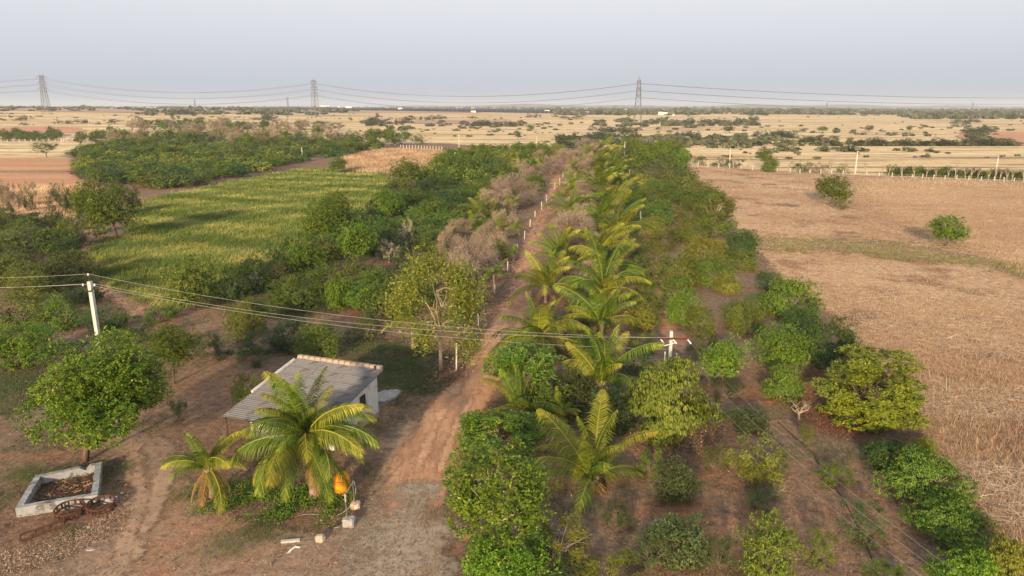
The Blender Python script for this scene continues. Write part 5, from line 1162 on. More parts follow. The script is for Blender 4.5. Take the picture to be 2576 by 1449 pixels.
far = P(-520, 705, 7.0)
for k, q in enumerate(LP): wire(q, far + Vector((0, 0, .6 if k == 0 else -.1 * k)), .4, ['upper wire leaving the left frame edge', 'nearer lower wire leaving the left frame edge', 'farther lower wire leaving the left frame edge'][k], gl)
def toward(px, py, z): return P(px, py, z)
wire(TP[3], toward(2660, 1620, 6.2), .8, 'right hand wire sagging from the twin pole to the corner', gr, r=.005)
wire(TP[4], toward(2630, 1630, 6.0), .8, 'middle wire sagging from the twin pole to the corner', gr, r=.005)
wire(TP[5], toward(2560, 1620, 5.4), .9, 'left hand wire sagging from the twin pole to the corner', gr, r=.005)
stay = P(1600, 905); wire(TP[5] + Vector((-.7, 0, 0)), stay, 0.05, 'stay wire slanting left from the twin pole', None, r=.015, n=4)
def slim_pole(px, yt, yb, label, arm=True, r=0.13, lean=0):
    b = P(px, yb); h = max(2.0, ztop(b, yt) - b.z); t = empty('slim_pole', b); t.rotation_euler = (0, lean, 0); tag(t, label, 'pole', 'slim concrete poles')
    MB().tube([(0, 0, -.2), (0, 0, h)], [r * 1.15, r * .85], 6).build('shaft', M_conc, t)
    if arm: MB().box((0, -.12, h - .5), (1.4, .08, .10)).build('crossarm', M_iron, t)
for a in [(1613, 530, 582, 'pale leaning pole beside the orchard track', False, .12, -.08), (1583, 428, 455, 'short white pole right of the far palms', False, .12), (1570, 356, 413, 'tall pole beside the far thicket', True),
          (1835, 372, 413, 'pole behind the far fence, left of the green fence tree', True, .17), (2151, 380, 437, 'pole at the middle of the far fence', True, .19), (2502, 392, 451, 'pole near the right end of the far fence', True, .17),
          (1350, 343, 384, 'pole on the plain left of the road end', False), (1155, 333, 370, 'pole with double arm on the plain behind the middle orchard', True, .18), (1145, 383, 413, 'slender pole beside the dark round tree', False),
          (994, 326, 365, 'pole on the plain behind the dry grass', True, .18), (761, 370, 399, 'white pole inside the left orchard', False, .17), (693, 312, 330, 'pole behind the far fringe of the left orchard', False, .2),
          (832, 311, 325, 'short pole at the far fringe near the middle', False, .2), (21, 287, 301, 'leftmost pole on the straw plain', False, .22), (74, 285, 302, 'second pole from the left on the straw plain', True, .22),
          (142, 292, 314, 'third pole from the left on the straw plain', True, .24), (448, 300, 314, 'tiny pole on the plain above the orchard fringe', False, .22), (586, 305, 324, 'braced pole on the plain left of the middle pylon', True, .22)]:
    slim_pole(*a)
for px, lab in ((227, 'splayed double pole near the bend of the far track'), (330, 'A shaped double pole on the left plain')):
    b = P(px, 318); t = empty('double_pole', b); tag(t, lab, 'pole'); h = ztop(b, 297) - b.z
    for s in (-1, 1): MB().tube([(s * 1.3, 0, -.2), (s * .25, 0, h)], [.22, .17], 5).build('leg', M_conc, t)
    MB().box((0, -.2, h - .6), (2.6, .12, .15)).build('crossarm', M_iron, t)

# ================================================================== fence posts
def post(px, yt, yb, label, group, w=.13, mat=M_post, name='fence_post'):
    b = P(px, yb); h = max(.6, ztop(b, yt) - b.z); g = random.Random(int(px))
    o = MB().box((0, 0, h / 2 - .05), (w, w, h)).build(name, mat, None, b); o.rotation_euler = (g.uniform(-.04, .04), g.uniform(-.05, .05), g.uniform(0, 1)); return tag(o, label, 'post', group)
for px, yt, yb in [(1148, 862, 936), (1203.6, 788, 823), (1244, 714, 740), (1276.5, 656, 683), (1301, 613, 637), (1319, 580, 604), (1333, 551, 571), (1345.5, 530, 546), (1363, 506, 529), (1375, 489, 509), (1395.6, 458, 477), (1408, 446, 466), (1416, 434, 448), (1422, 424, 436)]:
    post(px, yt, yb, 'white post along the left verge of the dirt road', 'white posts along the dirt road', .10 + .03 * (yb < 600))
fl = [(1731, 418), (1876, 427), (1965, 434), (2167, 440), (2237, 446), (2404, 452), (2600, 459)]
def along(fl, x):
    for (a, ya), (b, yb) in zip(fl, fl[1:]):
        if a <= x <= b: return ya + (yb - ya) * (x - a) / (b - a)
    return fl[-1][1]
x = 1731.0; k = 0; fps = []
while x < 2590:
    y = along(fl, x); post(x, y - 12.5 + (k % 3), y, 'pale post in the far fence behind the stubble field', 'posts of the far fence', .19); fps.append((x, y)); x += 24.5 + (k * 37 % 9); k += 1
ps = [P(x, y) + Vector((0, 0, .95)) for x, y in fps]
mb = MB(); mb.tube([p - ps[0] for p in ps], .025, 3, False); mb.tube([p - ps[0] - Vector((0, 0, .45)) for p in ps], .025, 3, False); o = mb.build('fence_wire', M_wire, None, ps[0]); tag(o, 'two strand wire strung along the far fence', 'wire')
for i in range(15): post(1008 + i * 7.4, 364 + i * .3, 374 + i * .5, 'post in the short fence right of the dry grass', 'posts right of the dry grass', .26)
for i in range(14): post(4 + i * 15, 350 + (i % 2) - i * .15, 358.5 - i * .25, 'post in the near side of the fenced nursery plot', 'posts around the nursery plot', .30)
for i in range(12): post(157 + i * 3.6, 350 - i * 1.7, 359 - i * 2.0, 'post in the slanting side of the fenced nursery plot', 'posts around the nursery plot', .30)
# nursery rows
block([(-40, 342), (150, 340), (165, 344), (150, 354), (-40, 358)], 9.0, w_((NG, 3), (MG, 3), (SG, 2)), '{k} saplings in the fenced nursery plot', '{k} young tree in the fenced nursery plot at far left', 31, 70, (5, 7), (3, 5))

# ================================================================== bare trees on the far fence
BT = [bare_tree('tree_frame', 400 + i, 4, .05, .75, .34, .5) for i in range(4)]
for m in BT: m.materials.append(B_pale)
g = random.Random(21); x = 1735
while x < 2590:
    y = along(fl, x) - g.uniform(-1, 4)
    b = P(x, y); h = (g.uniform(24, 38)) * depth(b) / F
    o = link('bare_sapling', g.choice(BT), None, b); w = h * g.uniform(.22, .34); o.scale = (w, w, h); o.rotation_euler = (0, 0, g.uniform(0, 6)); tag(o, 'slim leafless tree standing in the far fence line', 'tree', 'leafless trees along the far fence')
    x += g.uniform(10, 34) if x > 2200 else g.uniform(22, 60)
o = None
for px, yt, yb, w, lab in [(2010, 1000, 1062, 62, 'leafless grey shrub between the feathery tree and the wires'), (1955, 1212, 1250, 50, 'dead branching brush below the yellow tipped bush')]:
    b = P(px, yb - 4); me = bare_tree('branches', int(px), 5, .03, .5, .22, .75); me.materials.append(B_pale); a = w / 2 * depth(b) / F
    o = link('dead_shrub', me, None, b); o.scale = (a, a, (ztop(b, yt) - b.z) * .85); tag(o, lab, 'bush')
for px, w, lab, m in [(1760, 44, 'dry brown bush at the start of the far fence', L_rust), (1815, 60, 'dark thicket bush behind the far fence posts', L_grey), (1850, 50, 'grey bush in the far fence near the tall pole', L_thorn), (2008, 40, 'small grey bush right of the green fence tree', L_grey), (2030, 40, 'dark green bush right of the green fence tree', L_mango),
                      (2062, 58, 'sandy brown bushy tree in the far fence', L_brown), (2118, 38, 'small green tree in the middle of the far fence', L_mango)]:
    yb = along(fl, px) - 2; A('shrub', 'sparse', 2, m, (px, yb - 26, yb, w), lab, cat='bush')
for i in range(22):
    px = 2248 + i * 15.5; yb = along(fl, px) - 4; A('hedge_tree', 'neem', 2, [L_neem, L_dark, L_grey, L_mango][i % 4], (px, yb - 30 + (i * 7 % 9), yb, 34), 'green bush in the hedge behind the right end of the far fence', group='hedge behind the far fence', cat='bush', seed=i)

# ================================================================== pylons
def lattice(h, arms=True, thick=0.30):
    """parts of a lattice pylon of height h standing on the origin, arms along x"""
    bw = h * 0.085
    def half(z): return bw * (1 - z / h * 0.75) if z < h * .62 else bw * 0.40
    parts = []
    for sx in (-1, 1):
        for sy in (-1, 1):
            parts.append(('leg', MB().tube([(sx * half(0), sy * half(0), -1), (sx * half(h * .61), sy * half(h * .61), h * .62), (sx * half(h * .9), sy * half(h * .9), h * .93)], [thick, thick * .8, thick * .6], 4)))
    br = MB(); z = 0; lev = []
    while z < h * .93: lev.append(z); z += max(h * .055, half(z) * 1.9)
    lev.append(h * .93)
    for z0, z1 in zip(lev, lev[1:]):
        a, b = half(z0), half(z1)
        for s in (-1, 1):
            for (p, q) in (((-a, s * a, z0), (b, s * b, z1)), ((a, s * a, z0), (-b, s * b, z1)), ((s * a, -a, z0), (s * b, b, z1)), ((s * a, a, z0), (s * b, -b, z1))): br.tube([p, q], thick * .42, 3, False)
            br.tube([(-b, s * b, z1), (b, s * b, z1)], thick * .4, 3, False); br.tube([(s * b, -b, z1), (s * b, b, z1)], thick * .4, 3, False)
    parts.append(('bracing', br)); at = []
    for z in (h * .60, h * .745, h * .89):
        w = h * .125 if z < h * .8 else h * .115
        for s in (-1, 1):
            m = MB(); hh = half(z)
            for sy in (-1, 1):
                m.tube([(s * hh, sy * hh, z), (s * w, 0, z + h * .004)], thick * .45, 3, False); m.tube([(s * hh, sy * hh, z + h * .04), (s * w, 0, z + h * .004)], thick * .45, 3, False)
            m.tube([(s * w, 0, z), (s * w, 0, z - h * .035)], thick * .5, 4, False); parts.append(('crossarm', m)); at.append(Vector((s * w, 0, z - h * .035)))
    for s in (-1, 1): parts.append(('earth_peak', MB().tube([(s * half(h * .93), 0, h * .93), (s * h * .045, 0, h)], thick * .5, 3, False)))
    return parts, at
def pylon(px, yt, yb, rz, label, h=None):
    b = P(px, yb); h = h or (ztop(b, yt) - b.z); t = empty('pylon', b, rz); tag(t, label, 'pylon', 'power line pylons'); parts, at = lattice(h, thick=max(.26, b.y * .00036))
    for n, m in parts: m.build(n, M_galv, t)
    Rz = Matrix.Rotation(rz, 3, 'Z'); return [b + Rz @ a for a in at]
T1 = pylon(118, 183, 283, R(8), 'pylon with spread arms near the left edge')
T2 = pylon(795, 195, 297, R(62), 'middle pylon above the brown fields')
T3 = pylon(1603, 192, 314, R(84), 'narrow pylon right of the centre seen edge on')
off = T3[0] + Vector((900, 160, 6)); 
def span(A_, B_, who, sag=14):
    for i in (2, 3, 4, 5, 0, 1):
        wire(A_[i], B_[i] if isinstance(B_, list) else B_ + (A_[i] - A_[0]), sag, who + [' lowest far wire', ' lowest near wire', ' middle far wire', ' middle near wire', ' top far wire', ' top near wire'][i], who + ' wires', M_hv, .13, 'high_line_wire', 32)
span(T1, T2, 'left to middle pylon'); span(T2, T3, 'middle to right pylon'); span(T3, off, 'right pylon to frame edge', 16)
span(T1, T1[0] + Vector((-700, 300, 3)), 'left pylon to frame edge', 8)
for px, yt, yb, lab in [(742, 243, 266, 'tiny hazy pylon left of the middle pylon'), (516, 249, 265, 'very faint pylon on the left skyline'), (2055, 257, 276, 'faint pylon on the right skyline'), (2410, 256, 274, 'faint twin legged pylon at far right')]:
    b = Vector((ray(px, 268)[0] * 2900, 2900, 0)); b.z = Tz(b.x, b.y); h = ztop(b, yt) - b.z
    parts, at = lattice(h, thick=.5); allm = MB()
    for n, m in parts: allm.add(m.v, m.f)
    o = allm.build('far_pylon', M_galv, None, b); tag(o, lab, 'pylon')

# ================================================================== solar field and white buildings
def solar():
    g = random.Random(1); mb = MB()
    for px in range(655, 1716, 11):
        f = (px - 650) / 1065; y0 = 270.5 + 11 * f; y1 = y0 + 3.5 + 4.5 * min(1, f * 1.5) * (1 if px < 1500 else .5)
        n = 4
        for i in range(n):
            y = y0 + (y1 - y0) * i / (n - 1); p = P(px, y); q = P(px + 10.4, y + .10); d = (q - p); L_ = d.length; s = 2.0
            vs = [p + Vector((0, 0, .8)), q + Vector((0, 0, .8)), q + Vector((0, s, 3.4)), p + Vector((0, s, 3.4))]; vs += [w + Vector((0, .12, -.1)) for w in vs]
            mb.add(vs, [(0, 1, 2, 3), (7, 6, 5, 4), (0, 4, 5, 1), (3, 2, 6, 7), (0, 3, 7, 4), (1, 5, 6, 2)])
            mb.tube([p + Vector((0, 1, -1)), p + Vector((0, 1, 2))], .2, 3, False)
    o = mb.build('solar_field', M_panel, None); tag(o, 'long dark band of solar panel rows below the skyline', kind='stuff')
solar()
def building(px, yb, wpx, hpx, label, roof=True, dist=None):
    b = P(px, yb); k = depth(b) / F; w = wpx * k; h = hpx * k; d = w * .6; t = empty('white_building', b); tag(t, label, 'building')
    MB().box((0, 0, h / 2 - .5), (w, d, h + 1)).build('wall', M_bld, t); MB().box((0, 0, h + .15), (w * 1.04, d * 1.04, .3)).build('roof', M_conc, t)
    for i in (-1, 0, 1):
        MB().box((i * w * .3, -d / 2 - .04, h * .55), (w * .10, .08, h * .25)).build('window', M_glass, t)
for a in [(816, 269.5, 28, 4.5, 'long white shed on the skyline right of the middle pylon'), (878, 274, 15, 6, 'white block left of the first dark trees on the skyline'), (850, 271, 9, 3, 'little white hut between the long shed and the block'), (1007, 278, 11, 6, 'white hut with sloping side at the solar field'),
          (1186, 276, 13, 4.5, 'small white hut above the solar field'), (1191, 283, 12, 4, 'low white hut in front of the solar field'), (1376, 283, 12, 5.5, 'white hut above the middle of the plain'), (1477, 285, 10, 3.5, 'low white hut left of the right pylon'),
          (1661, 289, 10, 7, 'white cube right of the right pylon, left of two'), (1673, 289.5, 11, 6.5, 'white cube right of the right pylon, right of two'), (1691, 290, 9, 2.5, 'low white wall beside the two white cubes'), (732, 269.5, 14, 2, 'thin white roof left of the middle pylon')]:
    building(*a)

# ================================================================== ground cover
def scatter(poly, n, seed, zone=None):
    """n ground points inside the reference polygon, denser towards the camera like the picture's own sampling"""
    g = np.random.default_rng(seed); xs = [p[0] for p in poly]; ys = [p[1] for p in poly]; res = []
    pa = np.array(poly)
    while sum(len(r) for r in res) < n:
        m = n * 2; x = g.uniform(max(-150, min(xs)), min(2720, max(xs)), m); y = g.uniform(min(ys), min(1470, max(ys)), m)
        ins = np.zeros(m, bool)
        for i in range(len(pa)):
            x1, y1 = pa[i]; x2, y2 = pa[i - 1]
            c = ((y1 > y) != (y2 > y)) & (x < (x2 - x1) * (y - y1) / (y2 - y1 + 1e-9) + x1); ins ^= c
        res.append(np.stack([x[ins], y[ins]], 1))
    q = np.concatenate(res)[:n]; u = (q[:, 0] - CX) / F; v = -(q[:, 1] - CY) / F; dy = cp + v * sn; dz = -sn + v * cp; t = -H / dz
    W3 = np.stack([u * t, dy * t, np.zeros(n)], 1); W3[:, :2] += g.normal(size=(n, 2)) * np.minimum(t, 200)[:, None] * 0.009
    return W3, t
def fnoise(Pn, s, seed=0):
    g = np.random.default_rng(seed); r = np.zeros(len(Pn))
    for k in range(6):
        a = g.uniform(0, 6.28); f = s * g.uniform(.6, 1.7); r += np.sin((Pn[:, 0] * math.cos(a) + Pn[:, 1] * math.sin(a)) * f + g.uniform(0, 6.28))
    return r / 6
def blades(name, Pn, t, hgt, wid, lean, mat, label, seed, per=3, tint_extra=None, spread=.15, taper=.15, kind='stuff', leandir=None, wk=0.00050):
    g = np.random.default_rng(seed); n = len(Pn) * per; C = np.repeat(Pn, per, 0); tt = np.repeat(t, per); C = C + g.normal(size=(n, 3)) * np.array([spread, spread, 0])
    h = g.uniform(*hgt, n)[:, None]; ln = g.normal(size=(n, 3)) * lean; ln[:, 2] = 0
    if leandir is not None: ln[:, :2] += np.repeat(leandir, per, 0)
    D = unit(ln + np.array([0, 0, 1.0])); w = np.maximum(wid, tt * wk)[:, None]; a = g.uniform(-.9, .9, n); S = np.stack([np.cos(a), np.sin(a), 0 * a], 1)
    V = np.stack([C - S * w, C + S * w, C + D * h + S * w * taper, C + D * h - S * w * taper], 1)
    tint = np.repeat(tint_extra if tint_extra is not None else np.zeros(len(Pn)), per) + g.uniform(0, .55, n)
    me = quads(name, V, np.clip(tint, 0, 1)); me.materials.append(mat); return tag(link(name, me), label, kind=kind)
def litter(name, Pn, t, ln, wd, mat, label, seed, zmax=.05, flat=.15, tint_extra=None, wk=.0004):
    g = np.random.default_rng(seed); n = len(Pn); C = Pn + np.array([0, 0, .12]); C[:, 2] += g.uniform(0, zmax, n)
    D = unit(g.normal(size=(n, 3)) * np.array([1, 1, flat])); S = unit(np.cross(D, np.array([0, 0, 1.0]) + g.normal(size=(n, 3)) * .3)); L_ = g.uniform(*ln, n)[:, None]; w = np.maximum(g.uniform(*wd, n), t * wk)[:, None] / 2
    V = np.stack([C - S * w, C + S * w, C + D * L_ + S * w * .5, C + D * L_ - S * w * .5], 1); tint = g.beta(1.3, 2.2, n) + (tint_extra if tint_extra is not None else 0)
    me = quads(name, V, np.clip(tint, 0, 1)); me.materials.append(mat); return tag(link(name, me), label, kind='stuff')
# standing crop, combed in waves
Pn, t = scatter(CROP, 42000, 1); nz = fnoise(Pn * np.array([.5, 1.6, 1]), .28, 2); nz2 = fnoise(Pn * np.array([.6, 1.5, 1]), .75, 3) + .6 * fnoise(Pn, 1.9, 33); ld = np.stack([.4 + 1.1 * nz2, .15 + .9 * nz], 1)
blades('standing_crop', Pn, t, (.35, .80), .02, .35, L_crop, 'standing green and yellow crop leaning in waves', 4, 3, np.clip(.25 + nz * .4 + nz2 * .55, 0, .75), .25, .25, leandir=ld)
# stubble
Pn, t = scatter(STUB, 60000, 5); nz = fnoise(Pn, .12, 6); near = t < 95
blades('stubble', Pn, t, (.08, .26), .010, .6, L_straw, 'short broken stubble stalks', 7, 2, np.clip(.12 + nz * .6, 0, .6), .22, .5, wk=.00035)
NEARST = [(2240, 905), (2340, 880), (2576, 850), (2760, 860), (2760, 1470), (2590, 1400), (2400, 1130)]
Pn, t = scatter(NEARST, 2600, 8); blades('dry_stalks', Pn, t, (.20, .60), .010, .25, L_straw, 'rows of upright dry stalks in the near stubble', 9, 1, np.full(len(Pn), .3), .2, .6, wk=.0002)
Pn, t = scatter(STUB, 30000, 10); nz = fnoise(Pn * np.array([.4, 1.4, 1]), .35, 11); Pn, t, nz = Pn[nz > -.05], t[nz > -.05], nz[nz > -.05]
litter('fallen_stalks', Pn, t, (.3, 1.3), (.012, .025), L_straw, 'pale fallen stalks lying across the stubble', 12, .12, .10, .3, wk=.00034)
SL = [(2150, 446), (2576, 458), (2760, 470), (2760, 760), (2480, 650), (2330, 600), (2200, 540), (2120, 480)]
Pn, t = scatter(SL, 14000, 13); nz = fnoise(Pn, .08, 14); blades('dry_grass', Pn, t, (.12, .4), .012, .5, L_straw, 'dry grass tufts on the slope beyond the stubble', 15, 2, np.clip(.15 + nz * .5, 0, .6), .3, .3, wk=.0004)
WS = [(1925, 598), (2240, 606), (2420, 640), (2720, 690), (2720, 740), (2480, 672), (2300, 660), (1930, 634)]
Pn, t = scatter(WS, 2000, 16); nz = fnoise(Pn, .4, 3); Pn, t = Pn[nz > -.1], t[nz > -.1]; blades('weeds', Pn, t, (.15, .5), .02, .6, L_olive, 'olive weeds along the bund in the stubble field', 17, 2, np.full(len(Pn), .25), .3, .3)
for nm, poly, n, m, hh, lab in [('tall_dry_grass', [(880, 384), (1000, 376), (1110, 380), (1120, 420), (1075, 440), (960, 436), (870, 432)], 9000, L_straw, (.6, 1.4), 'tall golden grass behind the green field'),
                         ('dry_grass_strip', [(-60, 472), (215, 470), (218, 500), (150, 570), (-60, 570)], 9000, L_straw, (.4, 1.0), 'pale dry grass left of the field corner neem'),
                         ('lush_crop', [(420, 352), (600, 347), (770, 350), (760, 362), (600, 372), (430, 374)], 3000, L_ggrass, (.8, 1.6), 'lush green plot beyond the left orchard')]:
    Pn, t = scatter(poly, n, len(nm)); blades(nm, Pn, t, hh, .02, .25, m, lab, 18, 2, np.clip(.2 + .4 * fnoise(Pn, .3, 4), 0, .5), .3, .3)
# orchard floor: dry grass, weeds, leaf litter
LOW = [(-60, 560), (-60, 1470), (236, 1470), (110, 1420), (250, 1370), (320, 1290), (236, 1100), (330, 1085), (430, 1110), (455, 1190), (540, 1290), (700, 1335), (850, 1345), (935, 1250), (955, 1120), (1000, 1075), (1080, 1020), (1170, 900), (1290, 670), (1250, 640), (1000, 700), (800, 720), (560, 780), (420, 800), (220, 720), (190, 580)]
RGT = [(1110, 1470), (1130, 1240), (1200, 1060), (1300, 830), (1345, 650), (1600, 480), (1840, 580), (1925, 680), (2060, 790), (2200, 910), (2340, 1120), (2600, 1440), (2600, 1470)]
for nm, poly, s in (('grass_left', LOW, 30), ('grass_right', RGT, 40)):
    Pn, t = scatter(poly, 26000, s); nz = fnoise(Pn, .22, s + 1); nz2 = fnoise(Pn, .8, s + 2); k = (nz + .5 * nz2) > -.12
    blades('dry_grass_tufts', Pn[k], t[k], (.04, .18), .004, .8, L_dgrass, 'thin dry grass on the soil ' + ('left of the road' if s == 30 else 'right of the road'), s + 3, 2, np.clip(.2 + nz[k] * .4, 0, .6), .12, .3, wk=.00018)
    k = (nz2 - nz) > .42; blades('green_grass_tufts', Pn[k], t[k], (.06, .25), .01, .7, L_ggrass, 'green grass and weeds on the soil ' + ('left of the road' if s == 30 else 'right of the road'), s + 4, 3, np.clip(.3 + nz[k] * .3, 0, .6), .12, .3, wk=.0004)
    Pn, t = scatter(poly, 13000, s + 5); litter('leaf_litter', Pn, t, (.05, .14), (.03, .06), L_litter, 'fallen brown leaves ' + ('left of the road' if s == 30 else 'right of the road'), s + 6, .03, .3)
for nm, poly, n, lab in [('turf', [(850, 850), (1000, 862), (1085, 880), (1110, 930), (1080, 975), (1010, 1005), (960, 985), (900, 930)], 9000, 'short dark grass behind the shed'), ('turf', [(-60, 930), (60, 925), (110, 960), (90, 1010), (20, 1040), (-60, 1060)], 6000, 'short dark grass at the left edge'),
                     ('turf', [(560, 745), (700, 700), (800, 690), (840, 790), (700, 800), (590, 800)], 7000, 'short green grass under the mango rows')]:
    Pn, t = scatter(poly, n, n); Pn[:, :2] += np.random.default_rng(n).normal(size=(n, 2)) * 1.3; kk = fnoise(Pn, .7, n) > -.18; Pn, t = Pn[kk], t[kk]; n = len(Pn); blades(nm, Pn, t, (.05, .2), .012, .6, L_ggrass, lab, 50, 2, np.clip(.1 + .5 * fnoise(Pn, .6, 9), 0, .5), .1, .3, wk=.0004)
YARD = [(236, 1100), (330, 1085), (430, 1110), (455, 1190), (540, 1290), (700, 1335), (850, 1345), (935, 1250), (955, 1120), (1000, 1075), (1090, 1030), (1130, 1060), (1110, 1180), (1090, 1330), (1080, 1470), (-60, 1470), (110, 1420), (250, 1370), (320, 1290)]
Pn, t = scatter(YARD, 5000, 61); litter('yard_debris', Pn, t, (.03, .12), (.015, .05), L_litter, 'bits of straw and leaves on the yard', 62, .02, .2, .2)
TL = [(200, 1340), (290, 1290), (318, 1240), (322, 1295), (260, 1370), (120, 1425), (-50, 1460), (-50, 1400), (50, 1385)]
Pn, t = scatter(TL, 4200, 63); litter('chaff', Pn, t, (.04, .13), (.012, .03), L_litter, 'pale chaff strewn around the cage wheels', 64, .05, .3, .35)
RV = [(1105, 950), (1180, 860), (1250, 730), (1300, 640), (1330, 590), (1322, 600), (1255, 735), (1215, 815), (1170, 905), (1130, 965)]
Pn, t = scatter([(1100, 950), (1160, 850), (1235, 720), (1285, 620), (1310, 610), (1285, 690), (1262, 745), (1225, 815), (1180, 895), (1140, 965)], 7000, 65); litter('verge_litter', Pn, t, (.08, .2), (.05, .10), L_litter, 'dry fallen leaves along the left verge of the road', 66, .06, .4, .1)
RP = [(2000, 985), (2060, 950), (2200, 1080), (2180, 1120), (2080, 1100), (2000, 1050)]
L_red = leafmat('red_litter', [(0.0, (0.10, 0.03, 0.02)), (0.5, (0.24, 0.08, 0.04)), (1.0, (0.36, 0.17, 0.09))], 0.0, 0.85, 0)
Pn, t = scatter(RP, 3500, 67); litter('red_leaf_litter', Pn, t, (.06, .14), (.04, .07), L_red, 'reddish fallen leaves left of the feathery tree', 68, .03, .3)
Pn, t = scatter([(1590, 1090), (1700, 1110), (1800, 1060), (1830, 1100), (1720, 1180), (1620, 1170)], 4000, 69); litter('brown_leaf_litter', Pn, t, (.06, .14), (.04, .07), L_litter, 'brown leaf litter under the huge olive mango', 70, .03, .3)
g = np.random.default_rng(81); YR = [(300, 1100), (1130, 1000), (1110, 1470), (60, 1470), (300, 1380)]
Pn, t = scatter(YR, 2600, 82); n = len(Pn); s = (g.uniform(.012, .05, n) * (1 + 1.2 * (g.random(n) < .04)))[:, None]; C = Pn + np.array([0, 0, .13]); a = g.uniform(0, 6.28, n)[:, None]
X_ = np.concatenate([np.cos(a), np.sin(a), 0 * a], 1) * s; Y_ = np.concatenate([-np.sin(a), np.cos(a), 0 * a], 1) * s * .8; Z_ = np.array([[0, 0, 1.0]]) * s * .8
F_ = [np.stack([C - X_, C - Y_, C + Z_], 1), np.stack([C - Y_, C + X_, C + Z_], 1), np.stack([C + X_, C + Y_, C + Z_], 1), np.stack([C + Y_, C - X_, C + Z_], 1)]
me = quads('pebbles', np.concatenate(F_), np.tile(g.uniform(.1, .9, n), 4)); me.materials.append(L_litter); tag(link('pebbles', me), 'small stones and clods on the yard and road', kind='stuff')
for px, py, n, lab in [(650, 1345, 420, 'ragged weeds in the middle of the yard'), (560, 1380, 260, 'low weeds at the bottom of the yard'), (905, 1180, 300, 'dark weeds by the road right of the drum'), (1090, 1300, 300, 'dry weeds on the right verge of the road'), (480, 1250, 200, 'weeds at the foot of the short palm'), (70, 1200, 500, 'green weeds behind the trough'), (925, 1075, 260, 'weeds by the corner pole'), (300, 1180, 160, 'weeds by the worn track')]:
    c = P(px, py); Pn = np.array([[c.x, c.y, 0.12]]) + g.normal(size=(n, 3)) * np.array([.75, .6, 0]); Pn[:, 2] = .12; t = np.full(n, depth(c)); blades('weed_tuft', Pn, t, (.05, .22), .008, .8, L_ggrass if n != 300 else L_dgrass, lab, n, 4, np.full(n, .2), .1, .3, wk=.0002)
# dense low weeds round the foot of the big palm
WD = [(480, 1245), (560, 1215), (640, 1225), (720, 1215), (800, 1215), (850, 1235), (868, 1290), (780, 1312), (680, 1312), (590, 1290), (520, 1285)]
g = np.random.default_rng(71); Pn, t = scatter(WD, 900, 72); Pn[:, :2] += g.normal(size=(900, 2)) * .35; Pn = Pn[fnoise(Pn, 2.2, 8) > -.12]; k = 26; C = np.repeat(Pn, k, 0) + g.normal(size=(len(Pn) * k, 3)) * np.array([.14, .14, 0]); C[:, 2] = np.abs(g.normal(size=len(C))) * .16
D = unit(g.normal(size=(len(C), 3)) + np.array([0, 0, .4])); S = unit(np.cross(D, g.normal(size=(len(C), 3)))); V = np.stack([C, C + D * .05 + S * .025, C + D * .1, C + D * .05 - S * .025], 1)
me = quads('weed_patch', V, np.clip(np.repeat(g.uniform(0, .5, len(Pn)), k) + g.uniform(0, .4, len(C)), 0, 1)); me.materials.append(L_mango); tag(link('weed_patch', me), 'dense dark weeds round the foot of the largest palm', kind='stuff')

# ================================================================== telling look-alikes apart
LM = [(245, 980, 'the big round neem'), (435, 865, 'the small round neem'), (240, 790, 'the left electric pole'), (275, 520, 'the field corner neem'), (111, 370, 'the lone flat acacia'), (760, 1000, 'the shed'), (740, 740, 'the fresh green mango'),
      (815, 550, 'the mid field neem'), (1024, 430, 'the perfectly round tree'), (850, 412, 'the lone round tree at the field end'), (1107, 412, 'the dark round tree'), (1100, 750, 'the half bare roadside tree'), (1022, 585, 'the taller pale tree'), (978, 630, 'the lower pale tree'),
      (1298, 480, 'the largest bare crown'), (1200, 645, 'the nearest bare crown'), (1440, 580, 'the bare crown right of the road'), (1262, 1230, 'the glossy broad leaved tree'), (1682, 1000, 'the huge olive mango'), (1682, 870, 'the twin wire pole'), (1372, 728, 'the yellow green palm'),
      (1516, 735, 'the broad palm'), (1613, 555, 'the pale leaning pole'), (1800, 515, 'the tall forked tree'), (1985, 750, 'the two toned mango'), (2192, 970, 'the wide feathery tree'), (2330, 1190, 'the fruiting mango'), (2098, 470, 'the farther field tree'),
      (2388, 570, 'the nearer field tree'), (1925, 395, 'the green fence tree'), (118, 235, 'the left pylon'), (795, 250, 'the middle pylon'), (1603, 255, 'the right pylon'), (1835, 393, 'the pole left of the fence tree'), (2151, 410, 'the pole at mid fence'), (2502, 420, 'the pole at the right fence end'),
      (1727, 280, 'the skyline tree'), (994, 345, 'the pole behind the dry grass'), (761, 385, 'the white orchard pole'), (227, 307, 'the splayed double pole'), (330, 307, 'the A shaped double pole'), (1155, 350, 'the double armed pole'), (1430, 360, 'the far road end'), (2515, 355, 'the green grove at the right edge'),
      (2070, 325, 'the dark tree in the scrub'), (1376, 280, 'the white hut on the plain'), (500, 430, 'the far side of the green field'), (60, 350, 'the nursery plot')]
COLN = {'mango_leaf': 'green', 'dark_mango_leaf': 'dark green', 'olive_mango_leaf': 'olive', 'yellow_mango_leaf': 'yellow green', 'rusty_leaf': 'brownish', 'neem_leaf': 'bright green', 'bright_leaf': 'fresh green', 'grey_green_leaf': 'grey green',
        'thorn_leaf': 'grey green', 'dry_brown_leaf': 'bare brown', 'dry_twig': 'bare pinkish', 'feathery_leaf': 'light green', 'cream_leaf': 'cream', 'pale_bark': 'leafless', 'yellow_palm_leaflet': 'yellow green', 'palm_leaflet': 'green', 'whitewashed_post': 'white'}
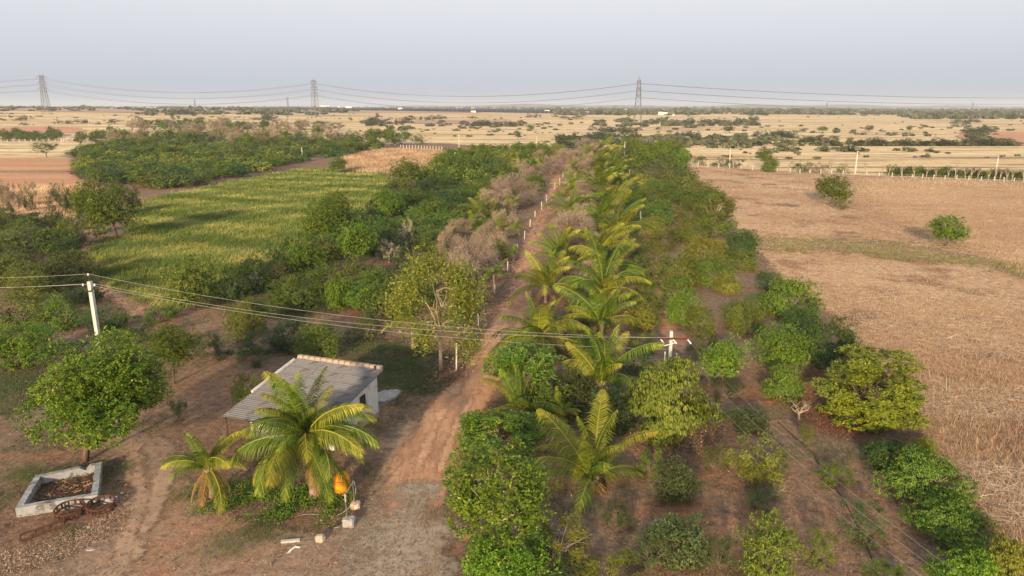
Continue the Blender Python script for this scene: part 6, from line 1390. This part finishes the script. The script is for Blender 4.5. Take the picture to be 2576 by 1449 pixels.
NOUN = {'mango_tree': 'mango tree', 'neem_tree': 'loose crowned tree', 'sparse_tree': 'straggly tree', 'dry_tree': 'twiggy tree', 'thorn_bush': 'thorn bush', 'coconut_palm': 'coconut palm', 'fence_post': 'fence post', 'bare_sapling': 'slim tree', 'hedge_tree': 'hedge bush'}
ORD = ['nearest', 'second nearest', 'third nearest', 'fourth nearest', 'fifth nearest', 'sixth nearest', 'seventh nearest', 'eighth nearest', 'ninth nearest', 'tenth nearest', 'eleventh nearest', 'twelfth nearest', 'thirteenth nearest', 'fourteenth nearest', 'fifteenth nearest', 'sixteenth nearest', 'seventeenth nearest', 'eighteenth nearest', 'nineteenth nearest', 'twentieth nearest']
def relabel():
    from collections import Counter, defaultdict
    bpy.context.view_layer.update()
    tops = [o for o in bpy.data.objects if o.parent is None and o.get('label') and o.get('category')]
    cnt = Counter(o['label'] for o in tops); km = kids_map(); cells = defaultdict(list)
    for o in tops:
        if cnt[o['label']] < 2: continue
        nm = o.name.split('.')[0]; mt = None
        src = o if o.type == 'MESH' else next((c for c in km.get(o, []) if c.name.startswith(('crown', 'frond'))), None)
        if src is not None: mt = src.material_slots[0].material.name
        if nm == 'fence_post': col = 'pale'
        elif nm == 'coconut_palm': col = 'young'
        else: col = COLN.get(mt, 'green')
        x, y = proj(o.location + Vector((0, 0, 1.5)))
        def score(L): 
            return math.hypot(x - L[0], (y - L[1]) * 1.8)
        L = min(LM, key=score); dx, dy = x - L[0], (y - L[1]) * 1.8
        d = ('left of' if dx < 0 else 'right of') if abs(dx) > abs(dy) else ('behind' if dy < 0 else 'in front of')
        cells[(nm, col, d, L[2])].append((math.hypot(dx, dy), o))
    for (nm, col, d, ln), lst in cells.items():
        lst.sort(key=lambda q: q[0])
        for i, (s, o) in enumerate(lst):
            noun = NOUN.get(nm, nm.replace('_', ' '))
            if len(lst) == 1: o['label'] = f'{col} {noun} {d} {ln}'
            elif i < len(ORD): o['label'] = f'{col} {noun} {d} {ln}, {ORD[i]}'
            else: o['label'] = f'{col} {noun} {d} {ln}, {i + 1}th nearest'
relabel()
